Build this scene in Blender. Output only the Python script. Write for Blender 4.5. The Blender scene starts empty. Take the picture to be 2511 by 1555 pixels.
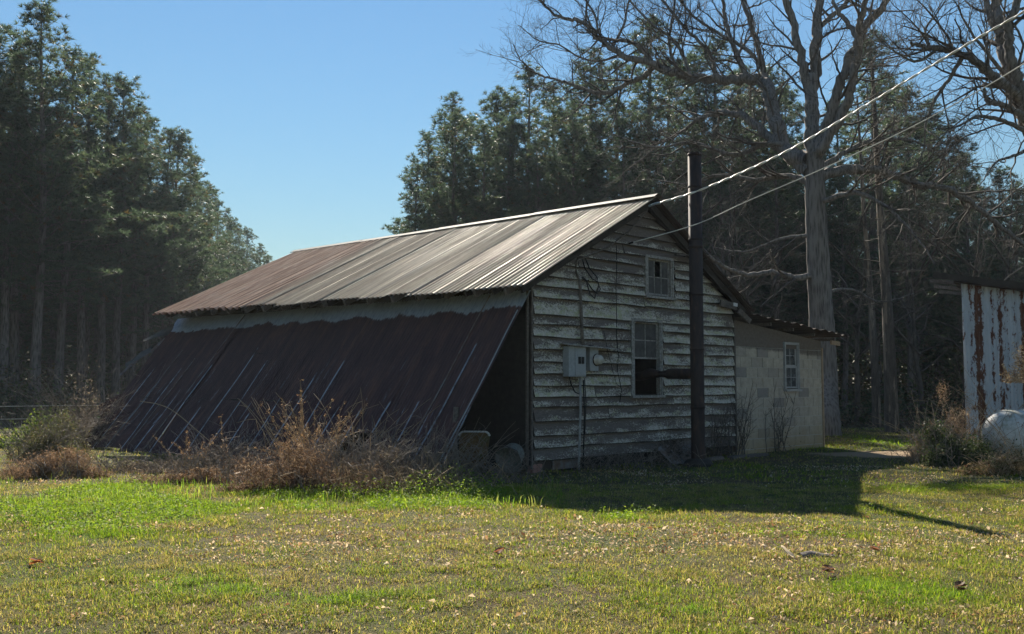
import bpy, math, random
import numpy as np
from mathutils import Vector, Matrix, Quaternion

# ------------------------------------------------------------------ camera, sky, sun, exposure
scene = bpy.context.scene
C = scene.collection
F_PX, CXP, CYP, HOR = 2400.0, 1255.5, 777.5, 946.4      # photograph is 2511 x 1555
PITCH = math.atan((HOR - CYP) / F_PX)
CAM_H = 1.30
cam_d = bpy.data.cameras.new("camera")
cam = bpy.data.objects.new("camera", cam_d); C.objects.link(cam)
cam_d.sensor_width = 36.0
cam_d.lens = 36.0 * F_PX / 2511.0
cam_d.clip_start = 0.1
cam_d.clip_end = 6000.0
cam.location = (0, 0, CAM_H)
cam.rotation_euler = (math.radians(90) + PITCH, 0, 0)
scene.camera = cam

SUN_EL = math.radians(34.1)
SUN_AZ = math.radians(-8.7)                               # from +Y towards +X
sun_dir = Vector((math.sin(SUN_AZ) * math.cos(SUN_EL), math.cos(SUN_AZ) * math.cos(SUN_EL), math.sin(SUN_EL)))
world = bpy.data.worlds.new("World"); scene.world = world; world.use_nodes = True
wnt = world.node_tree
bg = wnt.nodes["Background"]
sky = wnt.nodes.new("ShaderNodeTexSky"); sky.sky_type = 'NISHITA'; sky.sun_disc = False
sky.sun_elevation = SUN_EL; sky.sun_rotation = SUN_AZ
sky.air_density = 1.95; sky.dust_density = 0.0; sky.ozone_density = 10.0; sky.altitude = 0
wnt.links.new(sky.outputs[0], bg.inputs[0]); bg.inputs[1].default_value = 0.041
sun_l = bpy.data.lights.new("sun", 'SUN'); sun_l.energy = 5.0; sun_l.angle = math.radians(0.53); sun_l.color = (1.0, 0.92, 0.79)
sun_o = bpy.data.objects.new("sun", sun_l); C.objects.link(sun_o)
sun_o.rotation_euler = sun_dir.to_track_quat('Z', 'Y').to_euler()
scene.view_settings.view_transform = 'Standard'
scene.view_settings.look = 'None'
scene.view_settings.exposure = 1.3
scene.view_settings.gamma = 1.0
scene.render.engine = 'CYCLES'
scene.cycles.max_bounces = 4
scene.cycles.diffuse_bounces = 3
scene.cycles.use_adaptive_sampling = True
scene.cycles.adaptive_threshold = 0.025
scene.cycles.glossy_bounces = 2
scene.cycles.transmission_bounces = 4
scene.cycles.sample_clamp_indirect = 4.0

# ------------------------------------------------------------------ helpers
D = 2511.0 / 2442.0
def at(px, py, Y):
    """world point seen at pixel (of a 2442 wide view of the photograph) at distance Y"""
    a = (px * D - CXP) / F_PX; b = -(py * D - CYP) / F_PX
    d = np.array([a, math.cos(PITCH) - b * math.sin(PITCH), math.sin(PITCH) + b * math.cos(PITCH)])
    return np.array([0, 0, CAM_H]) + d / d[1] * Y
def atz(px, py, z=0.0):
    p = at(px, py, 1.0); d = p - np.array([0, 0, CAM_H])
    return np.array([0, 0, CAM_H]) + d * ((z - CAM_H) / d[2])

def tag(o, label=None, cat=None, group=None, kind=None):
    if label: o["label"] = label
    if cat: o["category"] = cat
    if group: o["group"] = group
    if kind: o["kind"] = kind
    return o
def thing(name, label, cat, loc=(0, 0, 0), rz=0.0, group=None):
    o = bpy.data.objects.new(name, None); C.objects.link(o)
    o.location = loc; o.rotation_euler = (0, 0, rz); o.empty_display_size = 0.2
    return tag(o, label, cat, group)
def mk(name, V, F, mat, parent=None, smooth=False, loc=None):
    me = bpy.data.meshes.new(name)
    me.from_pydata([tuple(map(float, v)) for v in V], [], [tuple(int(i) for i in f) for f in F])
    if mat: me.materials.append(mat)
    if smooth: me.polygons.foreach_set("use_smooth", [True] * len(me.polygons))
    o = bpy.data.objects.new(name, me); C.objects.link(o)
    if parent: o.parent = parent
    if loc is not None: o.location = loc
    return o
def np_mesh(name, V, F, mat, parent=None, col=None, smooth=False, loc=None, attr=None):
    """V (n,3), F (m,3) or (m,4) arrays, col (n,3)"""
    V = np.asarray(V, np.float32); F = np.asarray(F, np.int32)
    me = bpy.data.meshes.new(name); k = F.shape[1]
    me.vertices.add(len(V)); me.vertices.foreach_set("co", V.ravel())
    me.loops.add(F.size); me.loops.foreach_set("vertex_index", F.ravel())
    me.polygons.add(len(F)); me.polygons.foreach_set("loop_start", np.arange(len(F), dtype=np.int32) * k)
    if smooth: me.polygons.foreach_set("use_smooth", np.ones(len(F), bool))
    if mat: me.materials.append(mat)
    if col is not None:
        a = me.color_attributes.new("Col", 'FLOAT_COLOR', 'POINT')
        c4 = np.ones((len(V), 4), np.float32); c4[:, :3] = col
        a.data.foreach_set("color", c4.ravel())
    if attr is not None:
        for nm, arr in attr.items():
            a = me.attributes.new(nm, 'FLOAT', 'POINT'); a.data.foreach_set("value", np.asarray(arr, np.float32))
    me.update(calc_edges=True); me.validate()
    o = bpy.data.objects.new(name, me); C.objects.link(o)
    if parent: o.parent = parent
    if loc is not None: o.location = loc
    return o

class MB:
    def __init__(s): s.V = []; s.F = []
    def hexa(s, p):           # 8 corners: bottom 4 ccw, top 4 ccw
        b = len(s.V); s.V += [tuple(q) for q in p]
        for f in ((3, 2, 1, 0), (4, 5, 6, 7), (0, 1, 5, 4), (1, 2, 6, 5), (2, 3, 7, 6), (3, 0, 4, 7)):
            s.F.append(tuple(b + i for i in f))
        return s
    def box(s, x0, x1, y0, y1, z0, z1):
        return s.hexa([(x0, y0, z0), (x1, y0, z0), (x1, y1, z0), (x0, y1, z0), (x0, y0, z1), (x1, y0, z1), (x1, y1, z1), (x0, y1, z1)])
    def bar(s, a, b, w, t, up=(0, 0, 1)):
        a = np.array(a, float); b = np.array(b, float); d = b - a; d /= np.linalg.norm(d)
        u = np.array(up, float); sd = np.cross(d, u)
        if np.linalg.norm(sd) < 1e-4: sd = np.cross(d, [1, 0, 0])
        sd /= np.linalg.norm(sd); u = np.cross(sd, d)
        q = []
        for p in (a, b):
            q.append([p - sd * w / 2 - u * t / 2, p + sd * w / 2 - u * t / 2, p + sd * w / 2 + u * t / 2, p - sd * w / 2 + u * t / 2])
        return s.hexa([q[0][0], q[0][1], q[0][2], q[0][3], q[1][0], q[1][1], q[1][2], q[1][3]])
    def tube(s, pts, r, n=8, cap=True):
        pts = np.array(pts, float); m = len(pts); r = np.ones(m) * np.array(r, float)
        T = np.gradient(pts, axis=0); T /= np.linalg.norm(T, axis=1)[:, None] + 1e-9
        ref = np.array([0, 0, 1.0]) if abs(T[:, 2]).mean() < .8 else np.array([1.0, 0, 0])
        b0 = len(s.V); an = np.arange(n) * 2 * math.pi / n
        for i in range(m):
            A = np.cross(T[i], ref); A /= np.linalg.norm(A) + 1e-9; B = np.cross(T[i], A)
            for a in an: s.V.append(tuple(pts[i] + r[i] * (math.cos(a) * A + math.sin(a) * B)))
        for i in range(m - 1):
            for j in range(n):
                k = (j + 1) % n
                s.F.append((b0 + i * n + j, b0 + i * n + k, b0 + (i + 1) * n + k, b0 + (i + 1) * n + j))
        if cap:
            s.F.append(tuple(b0 + j for j in reversed(range(n)))); s.F.append(tuple(b0 + (m - 1) * n + j for j in range(n)))
        return s
    def lathe(s, prof, c=(0, 0, 0), n=20, axis='z'):
        b0 = len(s.V)
        for (r, z) in prof:
            for j in range(n):
                a = 2 * math.pi * j / n; x, y = r * math.cos(a), r * math.sin(a)
                p = (x, y, z) if axis == 'z' else ((z, x, y) if axis == 'x' else (x, z, y))
                s.V.append((c[0] + p[0], c[1] + p[1], c[2] + p[2]))
        for i in range(len(prof) - 1):
            for j in range(n):
                k = (j + 1) % n
                s.F.append((b0 + i * n + j, b0 + i * n + k, b0 + (i + 1) * n + k, b0 + (i + 1) * n + j))
        return s
    def build(s, name, mat, parent=None, smooth=False, loc=None): return mk(name, s.V, s.F, mat, parent, smooth, loc)

# -------- value noise for scatter masks
_rt = np.random.RandomState(5).rand(256, 256)
def vnoise(x, y):
    xi = np.floor(x).astype(int); yi = np.floor(y).astype(int); fx = x - xi; fy = y - yi
    fx = fx * fx * (3 - 2 * fx); fy = fy * fy * (3 - 2 * fy)
    g = lambda a, b: _rt[a % 256, b % 256]
    return (g(xi, yi) * (1 - fx) + g(xi + 1, yi) * fx) * (1 - fy) + (g(xi, yi + 1) * (1 - fx) + g(xi + 1, yi + 1) * fx) * fy
def fbm(x, y, s=1.0, o=4):
    v = 0; a = .5; t = 0
    for i in range(o):
        v = v + a * vnoise(x * s + 17.3 * i, y * s + 9.1 * i); t += a; a *= .5; s *= 2.03
    return v / t

# -------- materials
class NB:
    def __init__(s, name, rough=0.9, metal=0.0, spec=0.3):
        s.m = bpy.data.materials.new(name); s.m.use_nodes = True; s.nt = s.m.node_tree
        s.b = s.nt.nodes["Principled BSDF"]; s.b.inputs["Roughness"].default_value = rough
        s.b.inputs["Metallic"].default_value = metal; s.b.inputs["Specular IOR Level"].default_value = spec
    def put(s, inp, v):
        if isinstance(v, bpy.types.NodeSocket): s.nt.links.new(v, inp)
        elif isinstance(v, (tuple, list)): inp.default_value = (*v, 1) if len(inp.default_value) == 4 and len(v) == 3 else v
        else: inp.default_value = v
    def node(s, t, **kw):
        n = s.nt.nodes.new(t)
        for k, v in kw.items(): setattr(n, k, v)
        return n
    def coord(s, k="Object"): return s.node("ShaderNodeTexCoord").outputs[k]
    def mp(s, v, scale=(1, 1, 1), loc=(0, 0, 0), rot=(0, 0, 0)):
        n = s.node("ShaderNodeMapping"); s.put(n.inputs[0], v); n.inputs[1].default_value = loc; n.inputs[2].default_value = rot; n.inputs[3].default_value = scale
        return n.outputs[0]
    def noise(s, v, scale=5, det=4, rough=.55, dist=0.0):
        n = s.node("ShaderNodeTexNoise"); s.put(n.inputs["Vector"], v); n.inputs["Scale"].default_value = scale
        n.inputs["Detail"].default_value = det; n.inputs["Roughness"].default_value = rough; n.inputs["Distortion"].default_value = dist
        return n.outputs[0]
    def voro(s, v, scale=5, feature='F1'):
        n = s.node("ShaderNodeTexVoronoi", feature=feature); s.put(n.inputs["Vector"], v); n.inputs["Scale"].default_value = scale
        return n.outputs[0]
    def ramp(s, f, stops):
        n = s.node("ShaderNodeValToRGB"); s.put(n.inputs[0], f); e = n.color_ramp.elements
        while len(e) < len(stops): e.new(0.5)
        for i, (p, c) in enumerate(stops):
            e[i].position = p; e[i].color = (c, c, c, 1) if isinstance(c, (int, float)) else (*c, 1)
        return n.outputs[0]
    def mix(s, f, a, b, mode='MIX'):
        n = s.node("ShaderNodeMix", data_type='RGBA', blend_type=mode); s.put(n.inputs[0], f); s.put(n.inputs[6], a); s.put(n.inputs[7], b)
        return n.outputs[2]
    def math(s, op, a, b=0.0, clamp=False):
        n = s.node("ShaderNodeMath", operation=op, use_clamp=clamp); s.put(n.inputs[0], a); s.put(n.inputs[1], b); return n.outputs[0]
    def xyz(s, v):
        n = s.node("ShaderNodeSeparateXYZ"); s.put(n.inputs[0], v); return n.outputs
    def rnd(s): return s.node("ShaderNodeObjectInfo").outputs["Random"]
    def attr(s, nm, out="Color"): return s.node("ShaderNodeAttribute", attribute_name=nm).outputs[out]
    def add(s, v, w):
        n = s.node("ShaderNodeVectorMath", operation='ADD'); s.put(n.inputs[0], v); s.put(n.inputs[1], w); return n.outputs[0]
    def comb(s, x=0.0, y=0.0, z=0.0):
        n = s.node("ShaderNodeCombineXYZ"); s.put(n.inputs[0], x); s.put(n.inputs[1], y); s.put(n.inputs[2], z); return n.outputs[0]
    def col(s, v): s.put(s.b.inputs["Base Color"], v); return s
    def rough(s, v): s.put(s.b.inputs["Roughness"], v); return s
    def metal(s, v): s.put(s.b.inputs["Metallic"], v); return s
    def bump(s, h, st=.3, dist=.02):
        n = s.node("ShaderNodeBump"); s.put(n.inputs["Height"], h); n.inputs["Strength"].default_value = st; n.inputs["Distance"].default_value = dist
        s.nt.links.new(n.outputs[0], s.b.inputs["Normal"]); return s

def leaf_mat(name, trans=0.5, rough=.6, spec=.25, gain=(1, 1, 1)):
    """two-sided leaf colour from the mesh's own colour attribute, part of the light passes through"""
    n = NB(name, rough, 0, spec); c = n.attr("Col")
    n.col(c)
    tr = n.node("ShaderNodeBsdfTranslucent"); n.put(tr.inputs[0], n.mix(1.0, c, gain, 'MULTIPLY'))
    mx = n.node("ShaderNodeMixShader"); mx.inputs[0].default_value = trans
    n.nt.links.new(n.b.outputs[0], mx.inputs[1]); n.nt.links.new(tr.outputs[0], mx.inputs[2])
    out = n.nt.nodes["Material Output"]; n.nt.links.new(mx.outputs[0], out.inputs[0])
    return n.m

def plain(name, col, rough=.8, metal=0.0, var=.35, scale=12.0, bump=.15, dark=None):
    n = NB(name, rough, metal); c = n.coord()
    f = n.noise(c, scale, 6, .65)
    d = dark or tuple(x * (1 - var) for x in col)
    n.col(n.ramp(f, [(.3, d), (.7, col)])); n.bump(f, bump, .01)
    return n.m

# siding: grey bare wood with chalky paint flaking off, lichen in places
n = NB("weathered_siding", .9, 0, .15); oc = n.coord(); rn = n.rnd()
ov = n.add(oc, n.comb(n.math('MULTIPLY', rn, 9.0), 0.0, n.math('MULTIPLY', rn, 5.0)))
big = n.noise(n.mp(ov, (1.1, 1, 5.0)), 1.6, 3, .5)
fine = n.noise(n.mp(ov, (4.0, 3, 7.0)), 6.5, 10, .8, .5)
flk = n.math('ADD', n.math('MULTIPLY', big, .42), n.math('MULTIPLY', fine, .75))
flk = n.math('ADD', flk, n.math('MULTIPLY', n.math('SUBTRACT', rn, .5), .10))
zz = n.xyz(oc)[2]
flk = n.math('SUBTRACT', flk, n.math('MULTIPLY', n.math('MAXIMUM', n.math('SUBTRACT', zz, 3.05), 0.0), .10))
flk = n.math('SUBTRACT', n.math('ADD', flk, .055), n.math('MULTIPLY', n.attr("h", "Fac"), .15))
flk = n.math('SUBTRACT', flk, n.math('MULTIPLY', n.math('MAXIMUM', n.math('SUBTRACT', .62, zz), 0.0), .25))
pm = n.ramp(flk, [(.550, 0.0), (.585, .75), (.65, 1.0)])
grain = n.noise(n.mp(ov, (3, 20, 60)), 3, 6, .7)
wood = n.ramp(grain, [(.3, (.085, .071, .062)), (.55, (.165, .138, .12)), (.8, (.26, .22, .19))])
paintc = n.ramp(n.noise(ov, 22, 5, .7), [(.3, (.36, .33, .28)), (.65, (.63, .585, .50))])
lich = n.ramp(n.noise(n.mp(ov, (2.2, 1, 4.5), (3, 1, 7)), 2.2, 5, .7), [(.50, 0.0), (.60, .85)])
paintc = n.mix(lich, paintc, (.41, .41, .25))
speck = n.ramp(n.noise(ov, 55, 3, .6), [(.60, 0.0), (.68, .8)])
paintc = n.mix(speck, paintc, (.16, .145, .13))
n.col(n.mix(pm, wood, paintc)); n.bump(n.math('ADD', n.math('MULTIPLY', pm, .6), n.math('MULTIPLY', grain, .5)), .5, .006)
M_SIDING = n.m

# bare old wood
n = NB("old_grey_wood", .92, 0, .12); oc = n.coord("Generated"); oo = n.coord()
gr = n.noise(n.mp(oo, (5, 5, 5)), 6, 8, .7)
n.col(n.ramp(gr, [(.3, (.07, .06, .052)), (.6, (.17, .145, .125)), (.8, (.26, .23, .2))])); n.bump(gr, .4, .01)
M_WOOD = n.m
M_DARKWOOD = plain("dark_old_wood_and_lap_shade", (.05, .042, .036), .95, 0, .5, 9)
M_TRIM = plain("chalky_trim_paint", (.42, .41, .38), .85, 0, .6, 26, .3, dark=(.14, .12, .10))
M_VINYL = plain("white_window_vinyl", (.42, .41, .385), .55, 0, .35, 12)
M_TAN = plain("pale_sawn_wood", (.42, .30, .19), .8, 0, .35, 14)
M_BRICK = plain("pink_brick", (.36, .19, .15), .9, 0, .4, 20)

# roof metal: zinc gone dull, rust running down the corrugations, more on the far sheets
n = NB("weathered_roof_metal", .6, .1, .15); oc = n.coord(); rn = n.rnd()
st = n.noise(n.mp(oc, (.25, 5.5, .25)), 1.0, 6, .72)
bl = n.noise(n.mp(oc, (.35, 3.5, .35)), 1.3, 6, .7)
yy = n.xyz(oc)[1]
far = n.ramp(n.math('DIVIDE', n.math('ADD', yy, n.math('MULTIPLY', n.math('SUBTRACT', rn, .5), 1.2)), 12.0), [(.54, 0.0), (.60, .42)])
rf = n.math('ADD', n.math('ADD', n.math('MULTIPLY', st, .55), n.math('MULTIPLY', bl, .5)), far)
rf = n.math('ADD', n.math('ADD', rf, .03), n.math('MULTIPLY', n.math('SUBTRACT', rn, .5), .16))
zinc = n.ramp(n.noise(n.mp(oc, (.25, 6.5, .25)), 1.0, 6, .75), [(.38, (.16, .12, .085)), (.5, (.38, .285, .18)), (.60, (.64, .495, .32))])
rust = n.ramp(n.noise(n.mp(oc, (.4, 9, .4)), 1.3, 7, .75), [(.3, (.24, .115, .07)), (.5, (.47, .27, .17)), (.66, (.68, .48, .33))])
rust = n.mix(n.math('MULTIPLY', far, 2.3, True), n.ramp(n.noise(n.mp(oc, (.4, 9, .4)), 1.3, 7, .75), [(.3, (.20, .14, .09)), (.5, (.40, .295, .19)), (.66, (.62, .49, .335))]), rust)
rmx = n.ramp(rf, [(.47, 0.0), (.62, 1.0)])
grime = n.ramp(n.noise(n.mp(oc, (4, 16, 4)), 1.0, 8, .75), [(.55, 0.0), (.7, .45)])
cc = n.mix(rmx, zinc, rust)
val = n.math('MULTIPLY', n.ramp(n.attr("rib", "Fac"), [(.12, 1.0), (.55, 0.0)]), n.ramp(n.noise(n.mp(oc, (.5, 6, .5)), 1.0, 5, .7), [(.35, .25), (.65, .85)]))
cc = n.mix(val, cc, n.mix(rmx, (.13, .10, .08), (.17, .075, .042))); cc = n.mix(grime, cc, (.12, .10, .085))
n.col(cc); n.rough(n.ramp(rmx, [(0, .58), (1, .8)])); n.metal(n.ramp(rmx, [(0, .12), (1, .0)]))
n.bump(n.noise(oc, 60, 4, .7), .12, .004)
M_ROOF = n.m

# lean-to sheets: deep maroon rust with clean zinc where the eave kept the rain off and along the laps
n = NB("maroon_rusted_sheet", .75, 0, .12); oc = n.coord(); x, y, z = n.xyz(oc)
jag = n.noise(n.mp(oc, (1, 1.1, 1)), 1.2, 3, .6); jag2 = n.noise(n.mp(oc, (1, 9, 1)), 2.0, 4, .7)
lim = n.math('ADD', n.math('MULTIPLY', n.math('SUBTRACT', jag, .5), .34), n.math('MULTIPLY', n.math('SUBTRACT', jag2, .5), .14))
zb = n.math('SUBTRACT', n.math('ADD', z, lim), n.math('MULTIPLY', y, .006))
band = n.ramp(n.math('MULTIPLY', zb, .25), [(.619, 0.0), (.625, 1.0)])
ed = n.attr("edge", "Fac")
stn = n.noise(n.mp(oc, (.35, 30, .35)), 1.2, 4, .7)
bre = n.noise(n.mp(oc, (1.0, .8, 1.0)), 1.7, 4, .7)
rnl = n.rnd()
zlim = n.math('ADD', n.math('ADD', .55, n.math('MULTIPLY', rnl, 1.35)), n.math('MULTIPLY', n.math('SUBTRACT', bre, .5), 1.2))
under = n.ramp(n.math('ADD', n.math('MULTIPLY', n.math('SUBTRACT', zlim, z), 4.0), .5), [(.3, 0.0), (.7, 1.0)])
lapz = n.math('MULTIPLY', n.ramp(ed, [(.952, 0.0), (.966, 1.0)]), under)
low = n.ramp(n.math('MULTIPLY', z, .3), [(.35, 1.0), (.60, 0.0)])
strk = n.math('MULTIPLY', n.math('MULTIPLY', n.ramp(stn, [(.60, 0.0), (.64, 1.0)]), n.ramp(n.noise(n.mp(oc, (1, 1.7, 1)), 2.4, 5, .7), [(.50, 0.0), (.57, 1.0)])), low)
brk = n.ramp(n.noise(n.mp(oc, (3.0, 9, 3.0)), 1.6, 5, .75), [(.34, .16), (.54, .88)])
zf = n.math('MAXIMUM', n.math('MAXIMUM', band, n.math('MULTIPLY', lapz, brk)), n.math('MULTIPLY', strk, .6))
rust = n.ramp(n.noise(n.mp(oc, (.7, 3.2, .7)), 2, 9, .75), [(.3, (.040, .025, .026)), (.52, (.074, .042, .040)), (.72, (.14, .072, .055))])
zin = n.ramp(n.noise(n.mp(oc, (4, 14, 4)), 2, 5, .6), [(.3, (.22, .255, .29)), (.7, (.38, .42, .46))])
n.col(n.mix(zf, rust, zin)); n.rough(n.ramp(zf, [(0, .72), (1, .45)])); n.metal(n.math('MULTIPLY', zf, .3))
M_LEAN = n.m

# block wall
n = NB("painted_block", .93, 0, .12); oc = n.coord(); x, y, z = n.xyz(oc); rn = n.rnd()
lim = n.math('ADD', z, n.math('MULTIPLY', n.math('SUBTRACT', n.noise(oc, 5, 5, .7), .5), .16))
lim = n.math('ADD', lim, n.math('MULTIPLY', x, .035))
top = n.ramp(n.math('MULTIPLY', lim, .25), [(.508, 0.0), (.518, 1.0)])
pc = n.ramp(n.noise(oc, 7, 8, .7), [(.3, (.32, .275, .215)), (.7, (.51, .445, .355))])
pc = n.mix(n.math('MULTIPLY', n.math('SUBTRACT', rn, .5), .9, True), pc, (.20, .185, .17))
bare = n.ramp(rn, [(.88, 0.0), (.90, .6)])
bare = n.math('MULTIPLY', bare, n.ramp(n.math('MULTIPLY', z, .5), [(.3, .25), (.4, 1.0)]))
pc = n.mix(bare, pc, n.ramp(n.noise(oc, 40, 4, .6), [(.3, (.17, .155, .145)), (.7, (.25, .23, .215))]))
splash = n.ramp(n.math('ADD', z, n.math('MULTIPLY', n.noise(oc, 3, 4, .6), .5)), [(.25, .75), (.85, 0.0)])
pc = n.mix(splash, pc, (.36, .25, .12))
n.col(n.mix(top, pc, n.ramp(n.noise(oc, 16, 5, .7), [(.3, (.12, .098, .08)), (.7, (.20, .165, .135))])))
n.bump(n.noise(oc, 90, 4, .7), .35, .004)
M_BLOCK = n.m
M_MORTAR = plain("pale_mortar", (.46, .42, .36), .95, 0, .2, 30)

# shed sheets: pale blue-grey enamel flaking to rust in blocky columns
n = NB("flaking_shed_metal", .55, .1, .4); oc = n.coord(); x, y, z = n.xyz(oc)
colm = n.noise(n.comb(n.math('MULTIPLY', x, 4.3), 0.0, 0.0), 1.0, 2, .5)
rowm = n.noise(n.comb(n.math('MULTIPLY', x, 9.0), 0.0, n.math('MULTIPLY', z, 3.4)), 1.0, 5, .75)
rr = n.math('ADD', n.math('MULTIPLY', colm, .75), n.math('MULTIPLY', rowm, .6))
rm = n.ramp(rr, [(.680, 0.0), (.700, .35), (.722, 1.0)])
en = n.ramp(n.noise(n.mp(oc, (8, 1, .6)), 1.0, 4, .6), [(.3, (.36, .40, .44)), (.7, (.48, .52, .56))])
n.col(n.mix(rm, en, n.ramp(n.noise(oc, 20, 5, .7), [(.3, (.07, .028, .016)), (.7, (.15, .06, .03))]))); n.rough(n.ramp(rm, [(0, .5), (1, .85)]))
M_SHED = n.m

n = NB("rusty_black_pipe", .75, .2, .3); oc = n.coord(); f = n.noise(n.mp(oc, (4, 4, 1.2)), 2.5, 8, .7)
n.col(n.ramp(f, [(.35, (.020, .016, .016)), (.55, (.040, .025, .021)), (.75, (.11, .052, .032))])); n.bump(f, .2, .01)
M_PIPE = n.m
M_RIDGE = plain("bright_ridge_zinc", (.12, .11, .095), .75, .0, .5, 5)
M_RUSTROOF = plain("dark_rusted_roof_sheet", (.075, .052, .045), .8, 0, .5, 5)
M_PANEL = plain("grey_enamel_box", (.34, .36, .37), .5, .1, .25, 14, .05)
M_BLACK = plain("black_rubber", (.012, .012, .013), .6, 0, .2, 20, .0)
M_WHITEPIPE = plain("pale_conduit", (.38, .365, .34), .6, 0, .4, 10)
M_ALU = NB("bright_stranded_aluminium", .45, .15, .6).col((.72, .68, .60)).m
M_WIREW = NB("weathered_wire_sheath", .55, .2, .5).col((.62, .58, .50)).m
n = NB("old_window_glass", .12, 0, .5); oc = n.coord()
n.col(n.ramp(n.noise(oc, 6, 5, .65), [(.35, (.03, .034, .036)), (.7, (.10, .105, .10))])); n.rough(n.ramp(n.noise(oc, 11, 4, .6), [(.3, .08), (.7, .35)]))
M_GLASS = n.m
M_CURTAIN = plain("dusty_pane_backing", (.115, .11, .102), .8, 0, .55, 9)
M_GLASSDOME = NB("meter_glass", .1, 0, .5).col((.45, .42, .36)).m
n = NB("old_white_tank_paint", .55, 0, .4); oc = n.coord(); x, y, z = n.xyz(oc)
f = n.noise(n.mp(oc, (2, 2, 5)), 2.0, 8, .7)
base = n.ramp(f, [(.3, (.40, .39, .35)), (.6, (.62, .60, .55))])
base = n.mix(n.ramp(n.noise(oc, 3, 6, .7), [(.46, 0.0), (.62, .85)]), base, (.24, .24, .14))
base = n.mix(n.ramp(n.noise(n.mp(oc, (5, 5, 2)), 2, 6, .75), [(.57, 0.0), (.63, .9)]), base, (.22, .11, .06))
n.col(base); n.bump(f, .1, .01); M_TANK = n.m
n = NB("mossy_rusted_enamel", .85, 0, .2); oc = n.coord()
base = n.ramp(n.noise(oc, 8, 8, .75), [(.3, (.06, .036, .018)), (.5, (.14, .085, .035)), (.7, (.20, .15, .08))])
n.col(n.mix(n.ramp(n.noise(oc, 5, 6, .7), [(.5, 0.0), (.6, .8)]), base, (.10, .10, .045))); n.bump(n.noise(oc, 30, 5, .7), .4, .01)
M_MOSSRUST = n.m
M_CHALK = plain("chalky_white_rim", (.72, .71, .68), .7, 0, .3, 30)
M_GREYMOSS = plain("grey_lichened_metal", (.22, .24, .20), .8, .1, .6, 22, .3)
n = NB("rusty_tin", .6, .1, .4); oc = n.coord()
n.col(n.ramp(n.noise(oc, 6, 8, .7), [(.35, (.20, .21, .21)), (.55, (.16, .11, .08)), (.75, (.10, .05, .03))])); M_TIN = n.m

def bark(name, dark, lite, sc=(7, 7, 1.4)):
    n = NB(name, .95, 0, .1); oc = n.coord()
    f = n.noise(n.mp(oc, sc), 2.2, 8, .72, .4); g2 = n.voro(n.mp(oc, (sc[0] * 1.6, sc[1] * 1.6, sc[2] * 1.2)), 1.6)
    h = n.math('ADD', n.math('MULTIPLY', f, .6), n.math('MULTIPLY', g2, .5))
    n.col(n.ramp(h, [(.3, dark), (.65, lite)])); n.bump(h, .8, .03); return n.m
M_PINEBARK = bark("pine_bark", (.06, .052, .048), (.18, .155, .14))
M_OAKBARK = bark("oak_bark", (.065, .06, .056), (.20, .185, .168))
n = NB("peeling_snag_bark", .95, 0, .1); oc = n.coord()
f = n.noise(n.mp(oc, (7, 7, 1.4)), 2.2, 8, .72, .4)
pl_ = n.ramp(n.noise(n.mp(oc, (3.0, 3.0, .35)), 1.6, 5, .7), [(.53, 0.0), (.57, 1.0)])
n.col(n.mix(pl_, n.ramp(f, [(.3, (.05, .043, .038)), (.65, (.13, .115, .10))]), n.ramp(f, [(.3, (.17, .135, .10)), (.65, (.30, .25, .20))]))); n.bump(f, .7, .03)
M_SNAG = n.m
n = NB("bare_twig", .9, 0, .2); n.col(n.ramp(n.noise(n.coord(), 2.5, 3, .6), [(.3, (.055, .047, .04)), (.7, (.13, .112, .095))])); M_TWIG = n.m
M_CANE = plain("grey_bramble_cane", (.24, .20, .165), .85, 0, .55, 6, 0)
M_STRAW = plain("dry_straw_stalk", (.42, .30, .17), .8, 0, .4, 6, 0)
M_NEEDLE = leaf_mat("pine_needle", .48, .5, .28, (1.0, 1.1, .9))
M_GRASS = leaf_mat("grass_blade", .55, .75, .08, (1.2, 1.25, .55))
M_LEAF = leaf_mat("green_weed_leaf", .5, .65, .15, (1.15, 1.25, .5))
M_DRY = leaf_mat("dry_leaf", .45, .7, .25, (1.1, 1.0, .85))
M_BRUSHLEAF = leaf_mat("shrub_leaf", .4, .55, .3, (1.1, 1.15, .7))

# ground
n = NB("lawn_soil", .97, 0, .08); oc = n.coord(); gx, gy, gz = n.xyz(oc)
f1 = n.noise(oc, .35, 5, .6); f2 = n.noise(oc, 3.0, 8, .7); f3 = n.noise(oc, 24, 6, .7)
c1 = n.ramp(f2, [(.3, (.05, .038, .02)), (.5, (.105, .08, .04)), (.72, (.20, .15, .085))])
c1 = n.mix(n.ramp(f1, [(.42, 0.0), (.58, .8)]), c1, n.ramp(f2, [(.3, (.05, .07, .018)), (.7, (.10, .12, .035))]))
c1 = n.mix(n.ramp(f3, [(.5, 0.0), (.75, .65)]), c1, (.055, .042, .025))
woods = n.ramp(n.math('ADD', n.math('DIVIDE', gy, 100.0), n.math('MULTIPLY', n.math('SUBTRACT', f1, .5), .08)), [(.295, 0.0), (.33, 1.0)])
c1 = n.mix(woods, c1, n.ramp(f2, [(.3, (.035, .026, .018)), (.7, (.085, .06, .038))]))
pth = n.math('ADD', n.math('POWER', n.math('DIVIDE', n.math('SUBTRACT', gx, 7.5), 2.0), 2.0), n.math('POWER', n.math('DIVIDE', n.math('SUBTRACT', gy, 18.8), 1.0), 2.0))
pth = n.math('ADD', pth, n.math('MULTIPLY', n.math('SUBTRACT', f2, .5), 1.8))
c1 = n.mix(n.ramp(pth, [(.55, 1.0), (1.0, 0.0)]), c1, n.ramp(f3, [(.3, (.27, .19, .115)), (.7, (.42, .31, .20))]))
n.col(c1); n.bump(n.math('ADD', f3, f2), .9, .04)
M_GROUND = n.m

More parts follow.
